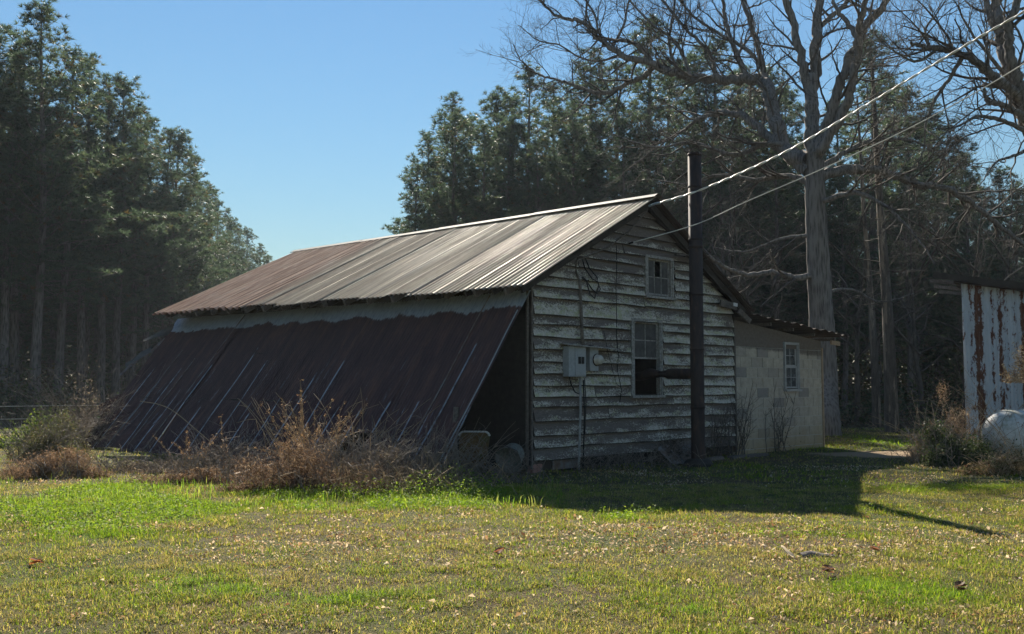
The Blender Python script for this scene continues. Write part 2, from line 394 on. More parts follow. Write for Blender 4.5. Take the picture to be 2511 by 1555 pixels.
# ------------------------------------------------------------------ ground sheet
def axis_pts(c, near, step, far):
    p = list(np.arange(-near, near + 1e-6, step)); s = step
    x = near
    while x < far: s *= 1.35; x += s; p.append(x); p.insert(0, -x)
    return np.array(p) + c
gxs = axis_pts(0, 16, .22, 420); gys = axis_pts(14, 14, .22, 420)
GX, GY = np.meshgrid(gxs, gys)
def gheight(x, y):
    near = np.exp(-((x / 22.0) ** 2 + ((y - 14) / 20.0) ** 2))
    return ((fbm(x, y, .9, 4) - .5) * .07 + (fbm(x + 40, y, 4.0, 3) - .5) * .03) * near
GZ = gheight(GX, GY)
nx, ny = len(gxs), len(gys)
idx = np.arange(nx * ny).reshape(ny, nx)
GFc = np.stack([idx[:-1, :-1].ravel(), idx[:-1, 1:].ravel(), idx[1:, 1:].ravel(), idx[1:, :-1].ravel()], 1)
ground = np_mesh("ground", np.stack([GX.ravel(), GY.ravel(), GZ.ravel()], 1), GFc, M_GROUND, smooth=True)
tag(ground, kind="structure")

# ------------------------------------------------------------------ the barn
YAW = math.radians(44.7777)
ORI = np.array([0.30757, 14.8, 0.0]); GV = np.array([math.cos(YAW), math.sin(YAW), 0]); LV = np.array([-math.sin(YAW), math.cos(YAW), 0])
def w(x, y, z): return ORI + GV * x + LV * y + np.array([0, 0, z])
def to_loc(p): v = np.array(p) - ORI; return np.array([v @ GV, v @ LV, v[2]])
rng = np.random.RandomState(11)
W = 5.505
barn = thing("barn", "old wooden barn with peeling white siding and rusty corrugated metal roof", "barn", tuple(ORI), YAW)
RN, EN = np.array([2.753, -.303, 4.504]), np.array([-.486, -.303, 2.742])
RF, EF = np.array([2.753, 10.94, 4.659]), np.array([-.72, 11.40, 2.93])
EN2, EF2 = np.array([5.80, -.303, 2.735]), np.array([5.95, 11.2, 2.90])
def patch(a, b, c, d):     # a near top, b far top, c near bottom, d far bottom ; u along, v down
    return lambda u, v: (a * (1 - u) + b * u) * (1 - v) + (c * (1 - u) + d * u) * v
def corr_sheet(name, P, u0, u1, width, parent, mat, pitch=.067, amp=.011, lap=0.0, dent=0.0, v0=0.0, v1=1.0, nv=5, lift=0.0, skew=0.0, flip=1, sag=0.0, lens=1.0, rag=0.0, seg=6):
    nwv = max(2, int(round(width / pitch))); nu = nwv * seg
    us = np.linspace(0, 1, nu + 1); vs = np.linspace(0, 1, nv + 1)
    a, b, c = P(.5, .0), P(.6, .0), P(.5, 1.0)
    nrm = np.cross(b - a, c - a); nrm /= np.linalg.norm(nrm); nrm *= flip
    V = []; E = []; RB = []
    for j, v in enumerate(vs):
        for i, t in enumerate(us):
            u = u0 + (u1 - u0) * t + skew * (v - .5)
            vv = v0 + (v1 - v0) * v + (rag * math.sin(i * 2.7 + u0 * 90) if j == nv else 0)
            p = P(u, vv)
            o = amp * math.sin(2 * math.pi * nwv * t) + lift + sag * math.sin(math.pi * v) + lap * (1 - t) + dent * (math.sin(5.1 * v + 37 * u) * math.sin(23 * u + 2.0 * v) + .5 * math.sin(11 * v + 61 * u))
            V.append(p + nrm * o); E.append(1 - t); RB.append(.5 + .5 * math.sin(2 * math.pi * nwv * t))
    F = []
    for j in range(nv):
        for i in range(nu):
            q = j * (nu + 1) + i; F.append((q, q + 1, q + nu + 2, q + nu + 1))
    return np_mesh(name, V, F, mat, parent, smooth=True, attr={"edge": E, "rib": RB})

# roof: frame is the part, every sheet a sub-part
mb = MB()
for s, (e0, e1) in enumerate(((EN, EF), (EN2, EF2))):
    for k in range(19):
        u = (k + .28) / 19.2
        t = RN * (1 - u) + RF * u; b = e0 * (1 - u) + e1 * u
        b = t + (b - t) * .965
        mb.bar(t + [0, 0, -.09], b + [0, 0, -.085], .045, .11)
    for v in (.02, .25, .5, .75):
        a = (RN * (1 - v) + e0 * v); b = (RF * (1 - v) + e1 * v)
        d = (b - a) / np.linalg.norm(b - a)
        mb.bar(a + d * .04 + [0, 0, -.024], b - d * .05 + [0, 0, -.024], .09, .02)
roof = mb.build("roof_frame", M_DARKWOOD, barn)
P_L = patch(RN, RF, EN, EF); P_R = patch(RN, RF, EN2, EF2)
NS = 18
for k in range(NS):
    u0, u1 = k / NS, (k + 1) / NS + .006
    farside = k >= 12
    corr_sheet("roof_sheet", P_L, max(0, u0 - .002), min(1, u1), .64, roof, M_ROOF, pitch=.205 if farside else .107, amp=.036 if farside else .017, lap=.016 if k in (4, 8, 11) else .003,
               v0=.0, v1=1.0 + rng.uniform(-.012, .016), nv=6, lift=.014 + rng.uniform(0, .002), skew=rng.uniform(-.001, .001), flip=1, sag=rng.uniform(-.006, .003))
for k in range(NS):
    u0, u1 = k / NS, (k + 1) / NS + .006
    corr_sheet("roof_sheet", P_R, max(0, u0 - .002), min(1, u1), .64, roof, M_RUSTROOF, v0=.0, v1=1.0 + rng.uniform(-.01, .012), nv=3, lift=.008 + .006 * (k % 2), flip=-1)
# small loose sheet end bent down at the right eave corner
mb = MB()
for k in range(4):
    a = RN + (RF - RN) * k / 4 - np.array([0, .03 if k == 0 else 0, 0]); b = RN + (RF - RN) * ((k + 1) / 4 + .006)
    h = .050 + .006 * (k % 2) + (.012 if k == 0 else 0)
    hw = .13
    V = []
    for p in (a, b):
        V += [p + [-hw, 0, h - hw * .50], p + [-.02, 0, h + .004], p + [.02, 0, h + .004], p + [hw, 0, h - hw * .50]]
    b0 = len(mb.V); mb.V += [tuple(q) for q in V]
    for i in range(3): mb.F.append((b0 + i, b0 + i + 1, b0 + 5 + i, b0 + 4 + i))
    mb.tube([tuple(a + [-hw, 0, h - hw * .50]), tuple(b + [-hw, 0, h - hw * .50])], .009, 5)
mb.build("ridge_cap", M_RIDGE, roof)
# rafter tails under the left eave
for k in range(17):
    u = (k + .6) / 17.5
    e = EN * (1 - u) + EF * u
    MB().box(-.04, .30, -.024, .024, -.055, .055).build("rafter_tail", M_WOOD, roof, loc=tuple(e + [0.06, 0, -.035])).rotation_euler = (0, -math.atan(.544), 0)

# gable wall : dark backing with the openings left out, boards as sub-parts
WIN = {"low": (2.427, 3.182, 1.162, 2.396), "attic": (2.826, 3.535, 2.876, 3.509)}
def roofz(x): return (2.742 + (x + .486) * .544) if x <= 2.753 else (4.504 - (x - 2.753) * .5805)
mb = MB()
def back(x0, x1, z0, z1):
    mb.hexa([(x0, .03, z0), (x1, .03, z0), (x1, .10, z0), (x0, .10, z0), (x0, .03, min(z1, roofz(x0) - .1)), (x1, .03, min(z1, roofz(x1) - .1)), (x1, .10, min(z1, roofz(x1) - .1)), (x0, .10, min(z1, roofz(x0) - .1))])
back(.02, 2.427, .02, 9); back(2.427, 2.753, 2.40, 9); back(2.427, 3.182, .02, 1.16)
back(3.182, W - .02, .02, 2.87); back(3.535, W - .02, 2.87, 9); back(2.753, 3.535, 3.51, 9); back(2.753, 3.182, 2.40, 2.87); back(2.753, 2.826, 2.87, 3.51)
gable = mb.build("gable_wall", M_DARKWOOD, barn)
ROWS = [.168, .357, .532, .752, .972, 1.12, 1.298, 1.478, 1.659, 1.857, 2.046, 2.23, 2.389, 2.651, 2.83, 2.984, 3.189, 3.353, 3.517, 3.668, 3.832, 4.019, 4.19]
def board(x0, x1, zb, zt, off=0.0, cut=True):
    """one lapped board; tapered profile, wavy lower edge, ends trimmed to the roof slope"""
    def lim(z): # x range under the roof at this height
        zr = z + .13
        return (max(0.0, (zr - 2.742) / .544 - .486), min(W, 2.753 + (4.504 - zr) / .5805))
    l0, r0 = lim(zb); l1, r1 = lim(zt)
    a0, b0 = max(x0, l0), min(x1, r0); a1, b1 = max(x0, l1), min(x1, r1)
    if b0 - a0 < .06: return
    if b1 <= a1: m = (a1 + b1) / 2; a1, b1 = m - .01, m + .01
    ns = max(2, int((b0 - a0) / .45) + 1)
    V = []; F = []
    ph = rng.uniform(0, 9); wv = rng.uniform(.002, .007)
    for i in range(ns + 1):
        t = i / ns; xb = a0 + (b0 - a0) * t; xt = a1 + (b1 - a1) * t
        dz = wv * math.sin(ph + xb * 2.3) + off; pr = .044 + .009 * math.sin(ph * 2 + xb * 1.7) + rng.uniform(-.002, .002)
        de = .013 + .006 * math.sin(ph * 3 + xb * 5.1)
        V += [(xb, -pr + .001, zb + dz), (xb, -pr + .026, zb + dz + .004), (xt, .028, zt + dz * .3), (xt, .006, zt + dz * .3), (xb, -pr - .001, zb + dz + de)]
    mi = []
    for i in range(ns):
        q = i * 5
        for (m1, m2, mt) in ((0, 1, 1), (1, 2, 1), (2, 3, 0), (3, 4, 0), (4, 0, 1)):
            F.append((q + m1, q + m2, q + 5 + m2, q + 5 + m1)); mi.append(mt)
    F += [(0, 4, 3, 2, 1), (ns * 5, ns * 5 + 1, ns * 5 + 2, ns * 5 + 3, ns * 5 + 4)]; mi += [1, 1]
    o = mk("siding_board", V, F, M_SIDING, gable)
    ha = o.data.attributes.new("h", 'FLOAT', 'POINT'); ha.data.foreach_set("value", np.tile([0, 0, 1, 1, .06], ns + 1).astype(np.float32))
    o.data.materials.append(M_DARKWOOD); o.data.polygons.foreach_set("material_index", mi)  # dark strip on the lower edge paints in the shade line beneath each lap
for r, zb in enumerate(ROWS):
    zt = (ROWS[r + 1] if r + 1 < len(ROWS) else 4.36) + .022
    segs = [(0.0, W)]
    for (x0, x1, z0, z1) in WIN.values():
        if zb < z1 - .03 and zt > z0 + .03:
            ns = []
            for (a, b) in segs:
                if a < x0 and b > x1: ns += [(a, x0 - .075), (x1 + .075, b)]
                else: ns.append((a, b))
            segs = ns
    for (a, b) in segs:
        cuts = [a]
        if b - a > 2.6 and rng.rand() < .75: cuts.append(a + (b - a) * rng.uniform(.25, .75))
        elif b - a > 1.6 and rng.rand() < .4: cuts.append(a + (b - a) * rng.uniform(.3, .7))
        cuts.append(b)
        for i in range(len(cuts) - 1):
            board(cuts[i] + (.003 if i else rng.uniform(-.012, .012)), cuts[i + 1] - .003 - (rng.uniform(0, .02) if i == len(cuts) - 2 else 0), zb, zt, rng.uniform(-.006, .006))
# corner boards standing at the left corner, weathered and split
for (x, y, z0, z1, wd) in ((-.045, -.028, .06, 2.86, .03), (-.10, .015, .85, 2.74, .028), (-.075, .05, .10, 2.80, .05)):
    m = MB(); m.hexa([(x, y, z0), (x + wd, y, z0), (x + wd, y + .025, z0), (x, y + .025, z0), (x + .012, y, z1), (x + wd + .01, y, z1), (x + wd + .01, y + .025, z1), (x + .012, y + .025, z1)])
    m.build("corner_board", M_WOOD, barn)
MB().box(W + .004, W + .05, -.035, .03, .05, 2.55).build("corner_board", M_WOOD, barn)
# side and back walls, floor skirting, brick pier and crawl space
mb = MB()
for k in range(15):
    z0 = .1 + k * .192
    mb.hexa([(-.022, .02, z0), (0, .02, z0), (0, 11.2, z0), (-.022, 11.2, z0), (-.006, .02, z0 + .19), (0.0, .02, z0 + .19), (0.0, 11.2, z0 + .19), (-.006, 11.2, z0 + .19)])
mb.box(0.002, .06, .11, 11.2, .05, 2.92)
mb.build("side_wall", M_DARKWOOD, barn)
MB().box(W - .06, W - .003, .11, 11.0, 0.0, 2.7).build("side_wall", M_DARKWOOD, barn)
m = MB(); m.hexa([(0, 10.9, 0), (W, 10.9, 0), (W, 10.97, 0), (0, 10.97, 0), (0, 10.9, 2.85), (W, 10.9, 2.8), (W, 10.97, 2.8), (0, 10.97, 2.85)])
m.V += [(0, 10.93, 2.85), (W, 10.93, 2.8), (2.753, 10.93, 4.5)]; m.F.append((8, 9, 10)); m.build("back_wall", M_DARKWOOD, barn)
mb = MB().box(.42, W - .1, .035, .07, -.02, .20); mb.build("skirting", M_DARKWOOD, barn)
for (bx, bz, bw) in ((-.02, .0, .2), (-.01, .075, .19)):
    for q in (0, 1): MB().box(bx + q * .105, bx + q * .105 + .098, -.02, .09, bz - .02, bz + .048).build("brick", M_BRICK, barn)
MB().box(.43, 1.02, -.012, .02, .02, .155).build("tin_skirting", M_TIN, barn)
# loft board sagging under the right rake and rake ends
MB().bar((3.55, -.10, 3.62), (4.05, -.24, 3.64), .06, .03).build("lookout", M_WOOD, barn)
MB().bar((4.92, -.12, 2.84), (5.42, -.14, 2.80), .03, .12).build("frieze_board", M_WOOD, barn)
MB().bar((5.42, -.20, 2.72), (5.70, -.26, 2.52), .05, .10).build("brace", M_WOOD, barn)
MB().bar((5.10, -.29, 2.82), (5.22, -.29, 2.81), .02, .06).build("rake_scrap", M_CHALK, barn)

def window(name, parent, x0, x1, z0, z1, y, fm, cols, rows, sash_split=None, open_lower=False, glass=M_GLASS, cas=.07, dark_panes=(), dx=0.0, slim=.016):
    fr = MB()
    fr.box(x0 - cas, x0, y - .045, y + .02, z0 - .02, z1 + .05); fr.box(x1, x1 + cas * .6, y - .045, y + .02, z0 - .02, z1 + .05)
    fr.box(x0, x1, y - .045, y + .02, z1, z1 + .05); 
    wn = fr.build(name, fm, parent)
    MB().box(x0 - cas - .02, x1 + cas * .6 + .02, y - .085, y + .03, z0 - .065, z0 - .022).build("sill", fm, wn)
    jam = MB(); jam.box(x0, x0 + .03, y - .03, y + .05, z0 - .02, z1); jam.box(x1 - .03, x1, y - .03, y + .05, z0 - .02, z1)
    jam.build("jamb", fm, wn)
    halves = [(z0, z1)] if sash_split is None else [(z0, sash_split), (sash_split, z1)]
    for hi, (a, b) in enumerate(halves):
        if open_lower and hi == 0: continue
        yy = y + .012 - .02 * (1 - hi if sash_split else 0)
        sa = MB(); xi0, xi1 = x0 + .032, x1 - .032; s = .032
        sa.box(xi0, xi0 + s, yy, yy + .03, a, b); sa.box(xi1 - s, xi1, yy, yy + .03, a, b)
        sa.box(xi0 + s, xi1 - s, yy, yy + .03, a, a + s); sa.box(xi0 + s, xi1 - s, yy, yy + .03, b - s, b)
        pw = (xi1 - xi0 - 2 * s) / cols; ph = (b - a - 2 * s) / rows
        for c in range(1, cols): sa.box(xi0 + s + c * pw - slim / 2, xi0 + s + c * pw + slim / 2, yy + .004, yy + .026, a + s, b - s)
        for r in range(1, rows):
            for c in range(cols):
                sa.box(xi0 + s + c * pw + slim / 2, xi0 + s + (c + 1) * pw - slim / 2, yy + .006, yy + .024, a + s + r * ph - slim / 2, a + s + r * ph + slim / 2)
        sa.build("sash", fm, wn)
        for c in range(cols):
            for r in range(rows):
                if (c, r) in dark_panes: continue
                MB().box(xi0 + s + c * pw + .002, xi0 + s + (c + 1) * pw - .002, yy + .012, yy + .017, a + s + r * ph + .002, a + s + (r + 1) * ph - .002).build("pane", glass if not callable(glass) else glass(c, r), wn)
    return wn
window("window", barn, *WIN["low"], 0.0, M_TRIM, 2, 2, sash_split=1.76, open_lower=True, glass=M_CURTAIN)["label"] = "tall window with its lower sash open and dark"
window("window", barn, *WIN["attic"], 0.0, M_TRIM, 3, 2, glass=M_CURTAIN, dark_panes=((1, 1),))["label"] = "small attic window with one pane missing"

# lean-to : frame part, sheets sub-parts
LT0, LT1 = np.array([-.03, -.02, 2.735]), np.array([-.03, 11.60, 2.86])
LB0, LB1 = np.array([-1.80, .12, .02]), np.array([-2.38, 11.10, .02])
P_LT = patch(LT0, LT1, LB0, LB1)
mb = MB()
for k in range(8):
    u = .012 + k / 7 * .97
    if k == 0: u = .03
    mb.bar(P_LT(u, .01) + [.05, 0, -.09], P_LT(u, .985) + [.05, 0, -.06], .05, .08)
for v in (.3, .62, .9):
    mb.bar(P_LT(.03, v) + [.03, 0, -.04], P_LT(.98, v) + [.03, 0, -.04], .08, .025)
lean = mb.build("lean_to_frame", M_DARKWOOD, barn)
MB().tube([(-1.28, .28, -.05), (-1.30, .30, .5), (-1.27, .29, 1.0)], [.05, .045, .04], 8).build("post", M_WOOD, lean)
NL = 18
for k in range(NL):
    u0, u1 = k / NL, (k + 1) / NL + .008
    v1 = 1.0 + rng.uniform(-.02, .015)
    if k == 3: v1 = .80
    o = corr_sheet("lean_to_sheet", P_LT, max(0, u0 - .006), min(u1 - .006, 1.02), .66, lean, M_LEAN, pitch=.067, amp=.010, v0=.0, v1=v1, nv=8,
                   lift=.010 + rng.uniform(0, .002), lap=.024 if k in (1, 13) else .007, dent=.016, skew=rng.uniform(-.004, .006) + .010 * (k / NL), flip=1, sag=-.035 * rng.rand(), seg=5)
# bright lap edges where two sheets curl
for (u, v0, v1) in ((.004, .12, 1.0), (.075, .02, .80), (.735, .02, .99), (.80, .35, .97), (.875, .28, .96)):
    pts = [P_LT(u + .035 * (v - .5) * u, v) + np.array([-.02, 0, .03]) + np.array([0, .01 * math.sin(v * 9), 0]) for v in np.linspace(v0, v1, 9)]
    b = MB().tube(pts, .010, 5).build("lap_edge", M_TIN if u > .01 else M_PANEL, lean)
# torn sheets sticking out at the far end
def torn(pts_a, pts_b, mat):
    V = []; F = []; n_ = len(pts_a); m_ = 7
    for i in range(n_):
        for j in range(m_):
            t = j / (m_ - 1); p = np.array(pts_a[i]) * (1 - t) + np.array(pts_b[i]) * t
            V.append(p + np.array([0, 0, .012 * math.sin(j * 2.6)]))
    for i in range(n_ - 1):
        for j in range(m_ - 1): q = i * m_ + j; F.append((q, q + 1, q + m_ + 1, q + m_))
    np_mesh("torn_sheet", V, F, mat, lean, smooth=True, attr={"edge": np.zeros(len(V))})
def L(px, py, u): # local point by view position at distance of the lean-to's far end
    return to_loc(at(px, py, u))
torn([L(417, 771, 22.6), L(398, 780, 22.5), L(372, 795, 22.4), L(340, 811, 22.2)], [L(411, 787, 22.5), L(400, 800, 22.4), L(375, 803, 22.3), L(343, 815, 22.1)], M_RIDGE)
torn([L(362, 826, 22.1), L(335, 840, 22.0), L(315, 858, 21.9), L(298, 868, 21.8)], [L(358, 842, 22.0), L(338, 853, 21.9), L(322, 864, 21.8), L(303, 876, 21.7)], M_RIDGE)
torn([L(395, 803, 22.3), L(375, 820, 22.2), L(350, 843, 22.0)], [L(390, 812, 22.3), L(370, 835, 22.1), L(345, 850, 21.9)], M_TIN)
torn([L(330, 858, 21.8), L(310, 868, 21.7), L(285, 893, 21.5)], [L(325, 866, 21.8), L(305, 880, 21.6), L(288, 897, 21.4)], M_TIN)
torn([L(300, 935, 21.6), L(262, 950, 21.6), L(235, 968, 21.6)], [L(305, 985, 21.4), L(270, 1000, 21.4), L(240, 1005, 21.4)], M_LEAN)

# ------------------------------------------------------------------ block annex
AX = 5.56
annex = thing("block_annex", "low painted concrete block annex on the barn's right side", "annex", tuple(w(AX, 0, 0)), YAW)
AW = 3.38
mb = MB()
wx0, wx1, wz0, wz1 = 7.40 - AX, 7.926 - AX, 1.253, 2.144
for (a, b, c, d) in ((0, wx0, -.05, 2.06), (wx1, AW, -.05, 2.06), (wx0, wx1, -.05, wz0 - .02)):
    mb.box(a, b, .006, .17, c, d)
awall = mb.build("wall", M_MORTAR, annex)
rng = np.random.RandomState(3)
for r in range(11):
    z0 = -.06 + r * .2 * 1.0
    z0 = -.12 + r * .1985; z1 = z0 + .186
    x = -.2 if r % 2 else 0.0
    while x < AW - .02:
        a, b = max(x, 0.0), min(x + .389, AW)
        x += .402
        pieces = [(a, b)]
        if z1 > wz0 - .03 and z0 < wz1 + .02:
            pieces = []
            if a < wx0 - .03: pieces.append((a, min(b, wx0 - .03)))
            if b > wx1 + .03: pieces.append((max(a, wx1 + .03), b))
        for (p, q) in pieces:
            if q - p < .04: continue
            d = rng.uniform(0, .004)
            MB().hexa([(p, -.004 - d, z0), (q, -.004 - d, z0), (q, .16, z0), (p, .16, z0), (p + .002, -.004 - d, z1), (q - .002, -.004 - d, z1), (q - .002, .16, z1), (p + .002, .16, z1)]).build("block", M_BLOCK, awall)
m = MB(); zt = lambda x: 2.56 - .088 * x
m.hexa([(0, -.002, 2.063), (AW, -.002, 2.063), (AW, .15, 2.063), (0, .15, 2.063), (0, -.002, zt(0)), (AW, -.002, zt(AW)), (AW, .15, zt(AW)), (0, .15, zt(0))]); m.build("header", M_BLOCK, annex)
m = MB().box(AW - .16, AW - .002, .18, 4.4, -.05, 2.2); m.box(.0, AW, 4.25, 4.4, -.05, 2.2); m.build("side_wall", M_BLOCK, annex)
MB().box(AW + .004, AW + .045, -.03, .04, -.03, 2.12).build("corner_trim", M_TAN, annex)
window("window", annex, wx0, wx1, wz0, wz1, 0.0, M_VINYL, 2, 2, sash_split=1.70, cas=.04, slim=.014)
A0, A1 = np.array([-.08, -.34, 2.665]), np.array([3.84, -.36, 2.34]); B0, B1 = np.array([-.08, 4.6, 2.72]), np.array([3.84, 4.6, 2.37])
P_A = patch(A0, A1, B0, B1)
afr = MB()
for k in range(5): u = .06 + k * .22; afr.bar(P_A(u, .03) + [0, 0, -.06], P_A(u, .98) + [0, 0, -.06], .045, .06)
afr = afr.build("roof_frame", M_WOOD, annex)
for k in range(7):
    corr_sheet("roof_sheet", P_A, k / 7, (k + 1) / 7 + .01, .62, afr, M_RUSTROOF, pitch=.30, amp=.017, v0=rng.uniform(-.02, .01), nv=3, lift=.025 + .008 * (k % 2), flip=1, seg=8)
MB().bar((3.42, -.22, 2.23), (3.80, -.22, 2.21), .04, .09).build("rafter_end", M_TAN, annex)

# ------------------------------------------------------------------ stove pipe chimney
cx0 = w(2.864, -1.0, 0)
chim = thing("stove_chimney", "tall black metal stove pipe chimney standing off the gable wall", "chimney", tuple(cx0))
Rz = MB(); H = 5.17
Rz.lathe([(.118, -.05), (.118, .30), (.112, .32), (.112, H), (.098, H), (.098, H - .5)], n=24); flue = Rz.build("flue", M_PIPE, chim, True)
for z in (.95, 1.9, 2.8, 3.72, 4.6, H - .03): MB().lathe([(.1125, z - .02), (.120, z - .016), (.120, z + .016), (.1125, z + .02)], n=24).build("joint_band", M_PIPE, flue, True)
pl = w(2.84, -.02, 1.50) - cx0; d = -LV
con = MB().tube([pl + d * .42 + [0, 0, .0], pl + d * .93 + [0, 0, .0]], .09, 18).build("connector", M_PIPE, chim, True)
MB().tube([pl + d * .20, pl + d * .34, pl + d * .43], [.05, .055, .088], 16).build("reducer", M_PIPE, con, True)
MB().tube([pl + d * -.5 + [0, 0, -.06], pl + d * -.12 + [0, 0, -.03], pl + d * .05 + [0, 0, .02], pl + d * .21], [.07, .075, .085, .062], 14).build("elbow", M_PIPE, con, True)
MB().lathe([(.25, -.05), (.24, .04), (.19, .10), (.12, .12)], n=16).build("base_collar", M_DARKWOOD, chim)
MB().lathe([(.1135, 3.57), (.122, 3.57), (.122, 3.62), (.1135, 3.62)], n=24).build("strap", M_PIPE, chim, True)
MB().tube([w(3.9, -.03, 3.62) - cx0, w(3.1, -.9, 3.6) - cx0], .008, 5).build("stay_wire", M_BLACK, chim)

# ------------------------------------------------------------------ electric gear on the gable wall
pan = thing("breaker_panel", "grey metal breaker box on the gable wall beside the meter", "breaker box", tuple(w(.646, -.03, 1.444)), YAW)
MB().box(0, .40, -.13, .0, 0, .47).build("cabinet", M_PANEL, pan)
MB().box(.14, .388, -.142, -.132, .02, .44).build("door", M_PANEL, pan)
for k in (0, 1): MB().box(.21 + k * .075, .265 + k * .075, -.152, -.143, .20, .31).build("switch", M_BLACK, pan)
MB().tube([(.33, -.07, 0), (.33, -.075, -.5), (.30, -.07, -1.2), (.29, -.07, -1.50)], .019, 8).build("conduit", M_WHITEPIPE, pan, True)
MB().tube([(.42, -.06, -.05), (.43, -.07, -.6), (.40, -.06, -1.45)], .012, 6).build("cable", M_BLACK, pan, True)
MB().tube([(.12, -.03, .0), (.14, -.05, -.12), (.22, -.06, -.24), (.32, -.05, -.27)], .009, 6).build("cable", M_BLACK, pan, True)
MB().tube([(.46, -.05, -.02), (.48, -.06, -.4), (.46, -.05, -.9)], .008, 6).build("cable", M_BLACK, pan, True)
met = thing("electric_meter", "round glass electric meter with curved conduit rising to the eave", "meter", tuple(w(1.2, -.03, 1.56)), YAW)
MB().box(-.005, .20, -.09, 0, -.02, .36).build("meter_box", M_PANEL, met)
MB().lathe([(.088, -.092), (.088, -.11), (.08, -.112), (.076, -.17), (.06, -.19), (.0, -.195)], c=(.155, 0, .155), n=20, axis='y').build("meter_glass", M_GLASSDOME, met, True)
MB().lathe([(.099, -.0905), (.099, -.104), (.09, -.106)], c=(.155, 0, .155), n=20, axis='y').build("ring", M_PIPE, met, True)
m = MB(); m.hexa([(-.62, -.20, .365), (.62, -.17, .325), (.62, -.0, .345), (-.62, -.0, .39), (-.62, -.2, .385), (.62, -.17, .343), (.62, 0, .363), (-.62, 0, .41)]); m.build("rain_board", M_TRIM, met)
c = lambda px, py, dd=-.06: to_loc(at(px, py, 15.6)) - np.array([1.2, -.03, 1.56])
def wl(px, py, off=.06):
    # point on the wall plane (in front of it by off), meter-local
    o = np.array([0, 0, CAM_H]); dr = at(px, py, 1.0) - o
    t = ((ORI - LV * off - o) @ LV) / (dr @ LV)
    return to_loc(o + dr * t) - np.array([1.2, -.03, 1.56])
MB().tube([wl(1390, 828), wl(1388, 790), wl(1385, 720), wl(1384, 690), wl(1382, 670), wl(1374, 650), wl(1373, 630), wl(1378, 620), wl(1400, 612), wl(1450, 590), wl(1500, 552), wl(1545, 500, .2)], [.026, .026, .024, .022, .018, .016, .016, .014, .012, .012, .012, .012], 8).build("conduit", M_WOOD, met, True)
MB().lathe([(.0, .40), (.05, .385), (.055, .36)], c=(.04, -.06, 0), n=12).build("weather_cap", M_BLACK, met, True)
for pts in ([(1388, 615), (1395, 640), (1412, 665), (1425, 672), (1432, 690), (1424, 700), (1412, 690), (1400, 672), (1388, 662)], [(1394, 612), (1406, 640), (1424, 662), (1428, 680), (1418, 712), (1406, 700), (1398, 668), (1390, 660)]):
    MB().tube([wl(px, py, .05 + .01 * (i % 3)) for i, (px, py) in enumerate(pts)], .010, 6).build("drip_loop", M_BLACK, met, True)
MB().tube([wl(1470, 585, .045), wl(1471, 640, .045), wl(1469, 690, .045), wl(1471, 760, .045), wl(1470, 800, .045), wl(1475, 850, .045), wl(1472, 880, .045), wl(1482, 930, .045), wl(1478, 960, .045)], .006, 5).build("phone_wire", M_BLACK, met, True)
MB().tube([wl(1440, 790, .045), wl(1452, 850, .045), wl(1470, 915, .045), wl(1482, 925, .045)], .004, 5).build("phone_wire", M_BLACK, met, True)

# ------------------------------------------------------------------ overhead lines
def catmull(P, k=8):
    P = np.array(P, float); out = []
    Q = np.vstack([2 * P[0] - P[1], P, 2 * P[-1] - P[-2]])
    for i in range(1, len(Q) - 2):
        for t in np.linspace(0, 1, k, endpoint=False):
            a, b, c_, d_ = Q[i - 1], Q[i], Q[i + 1], Q[i + 2]
            out.append(.5 * ((2 * b) + (-a + c_) * t + (2 * a - 5 * b + 4 * c_ - d_) * t * t + (-a + 3 * b - 3 * c_ + d_) * t ** 3))
    out.append(P[-1]); return np.array(out)
cab = thing("service_cable", "bright twisted overhead power cable running from the barn's roof peak", "power cable", tuple(at(1553, 489, 16.3)))
base = np.array(cab.location)
cp = catmull([at(1553, 489, 16.3), at(1660, 457, 15.9), at(1790, 402, 15.4), at(1900, 348, 15.0), at(2060, 254, 14.4), at(2200, 170, 13.8), at(2330, 92, 13.2), at(2442, 28, 12.6), at(2700, -120, 11.4), at(3300, -470, 9.0), np.array([13.0, -3.0, 8.6])], 40)
cl = np.concatenate([[0], np.cumsum(np.linalg.norm(np.diff(cp, axis=0), axis=1))])
T = np.gradient(cp, axis=0); T /= np.linalg.norm(T, axis=1)[:, None]
sd = np.cross(T, [0, 0, 1.0]); sd /= np.linalg.norm(sd, axis=1)[:, None]; up = np.cross(sd, T)
for k, (mt, rr, off) in enumerate(((M_ALU, .009, .002), (M_WIREW, .0095, .009), (M_BLACK, .0095, .009))):
    ph = cl * 2 * math.pi / .42 + k * math.pi
    pts = cp + (np.cos(ph) * off)[:, None] * sd + (np.sin(ph) * off)[:, None] * up - base
    mt2 = M_ALU
    MB().tube(pts, rr, 5).build("strand", mt2, cab, True)
MB().tube([np.array(at(1548, 492, 16.35)) - base, np.array(at(1562, 486, 16.25)) - base, np.array(at(1575, 484, 16.2)) - base], .02, 6).build("wedge_clamp", M_PANEL, cab)
wir = thing("guy_wire", "thin pale single overhead wire reaching the gable above the attic window", "wire", tuple(at(1510, 578, 15.95)))
base = np.array(wir.location)
cp = catmull([at(1510, 578, 15.95), at(1660, 535, 15.7), at(1780, 481, 15.4), at(1950, 408, 15.0), at(2140, 320, 14.4), at(2300, 236, 13.9), at(2442, 152, 13.4), at(2750, -40, 12.0), at(3300, -400, 9.6), np.array([13.2, -3.0, 8.2])], 12)
MB().tube(cp - base, .008, 6).build("conductor", M_WIREW, wir, True)
MB().tube([np.zeros(3), np.array(at(1500, 581, 16.1)) - base], .014, 6).build("hook", M_PIPE, wir)

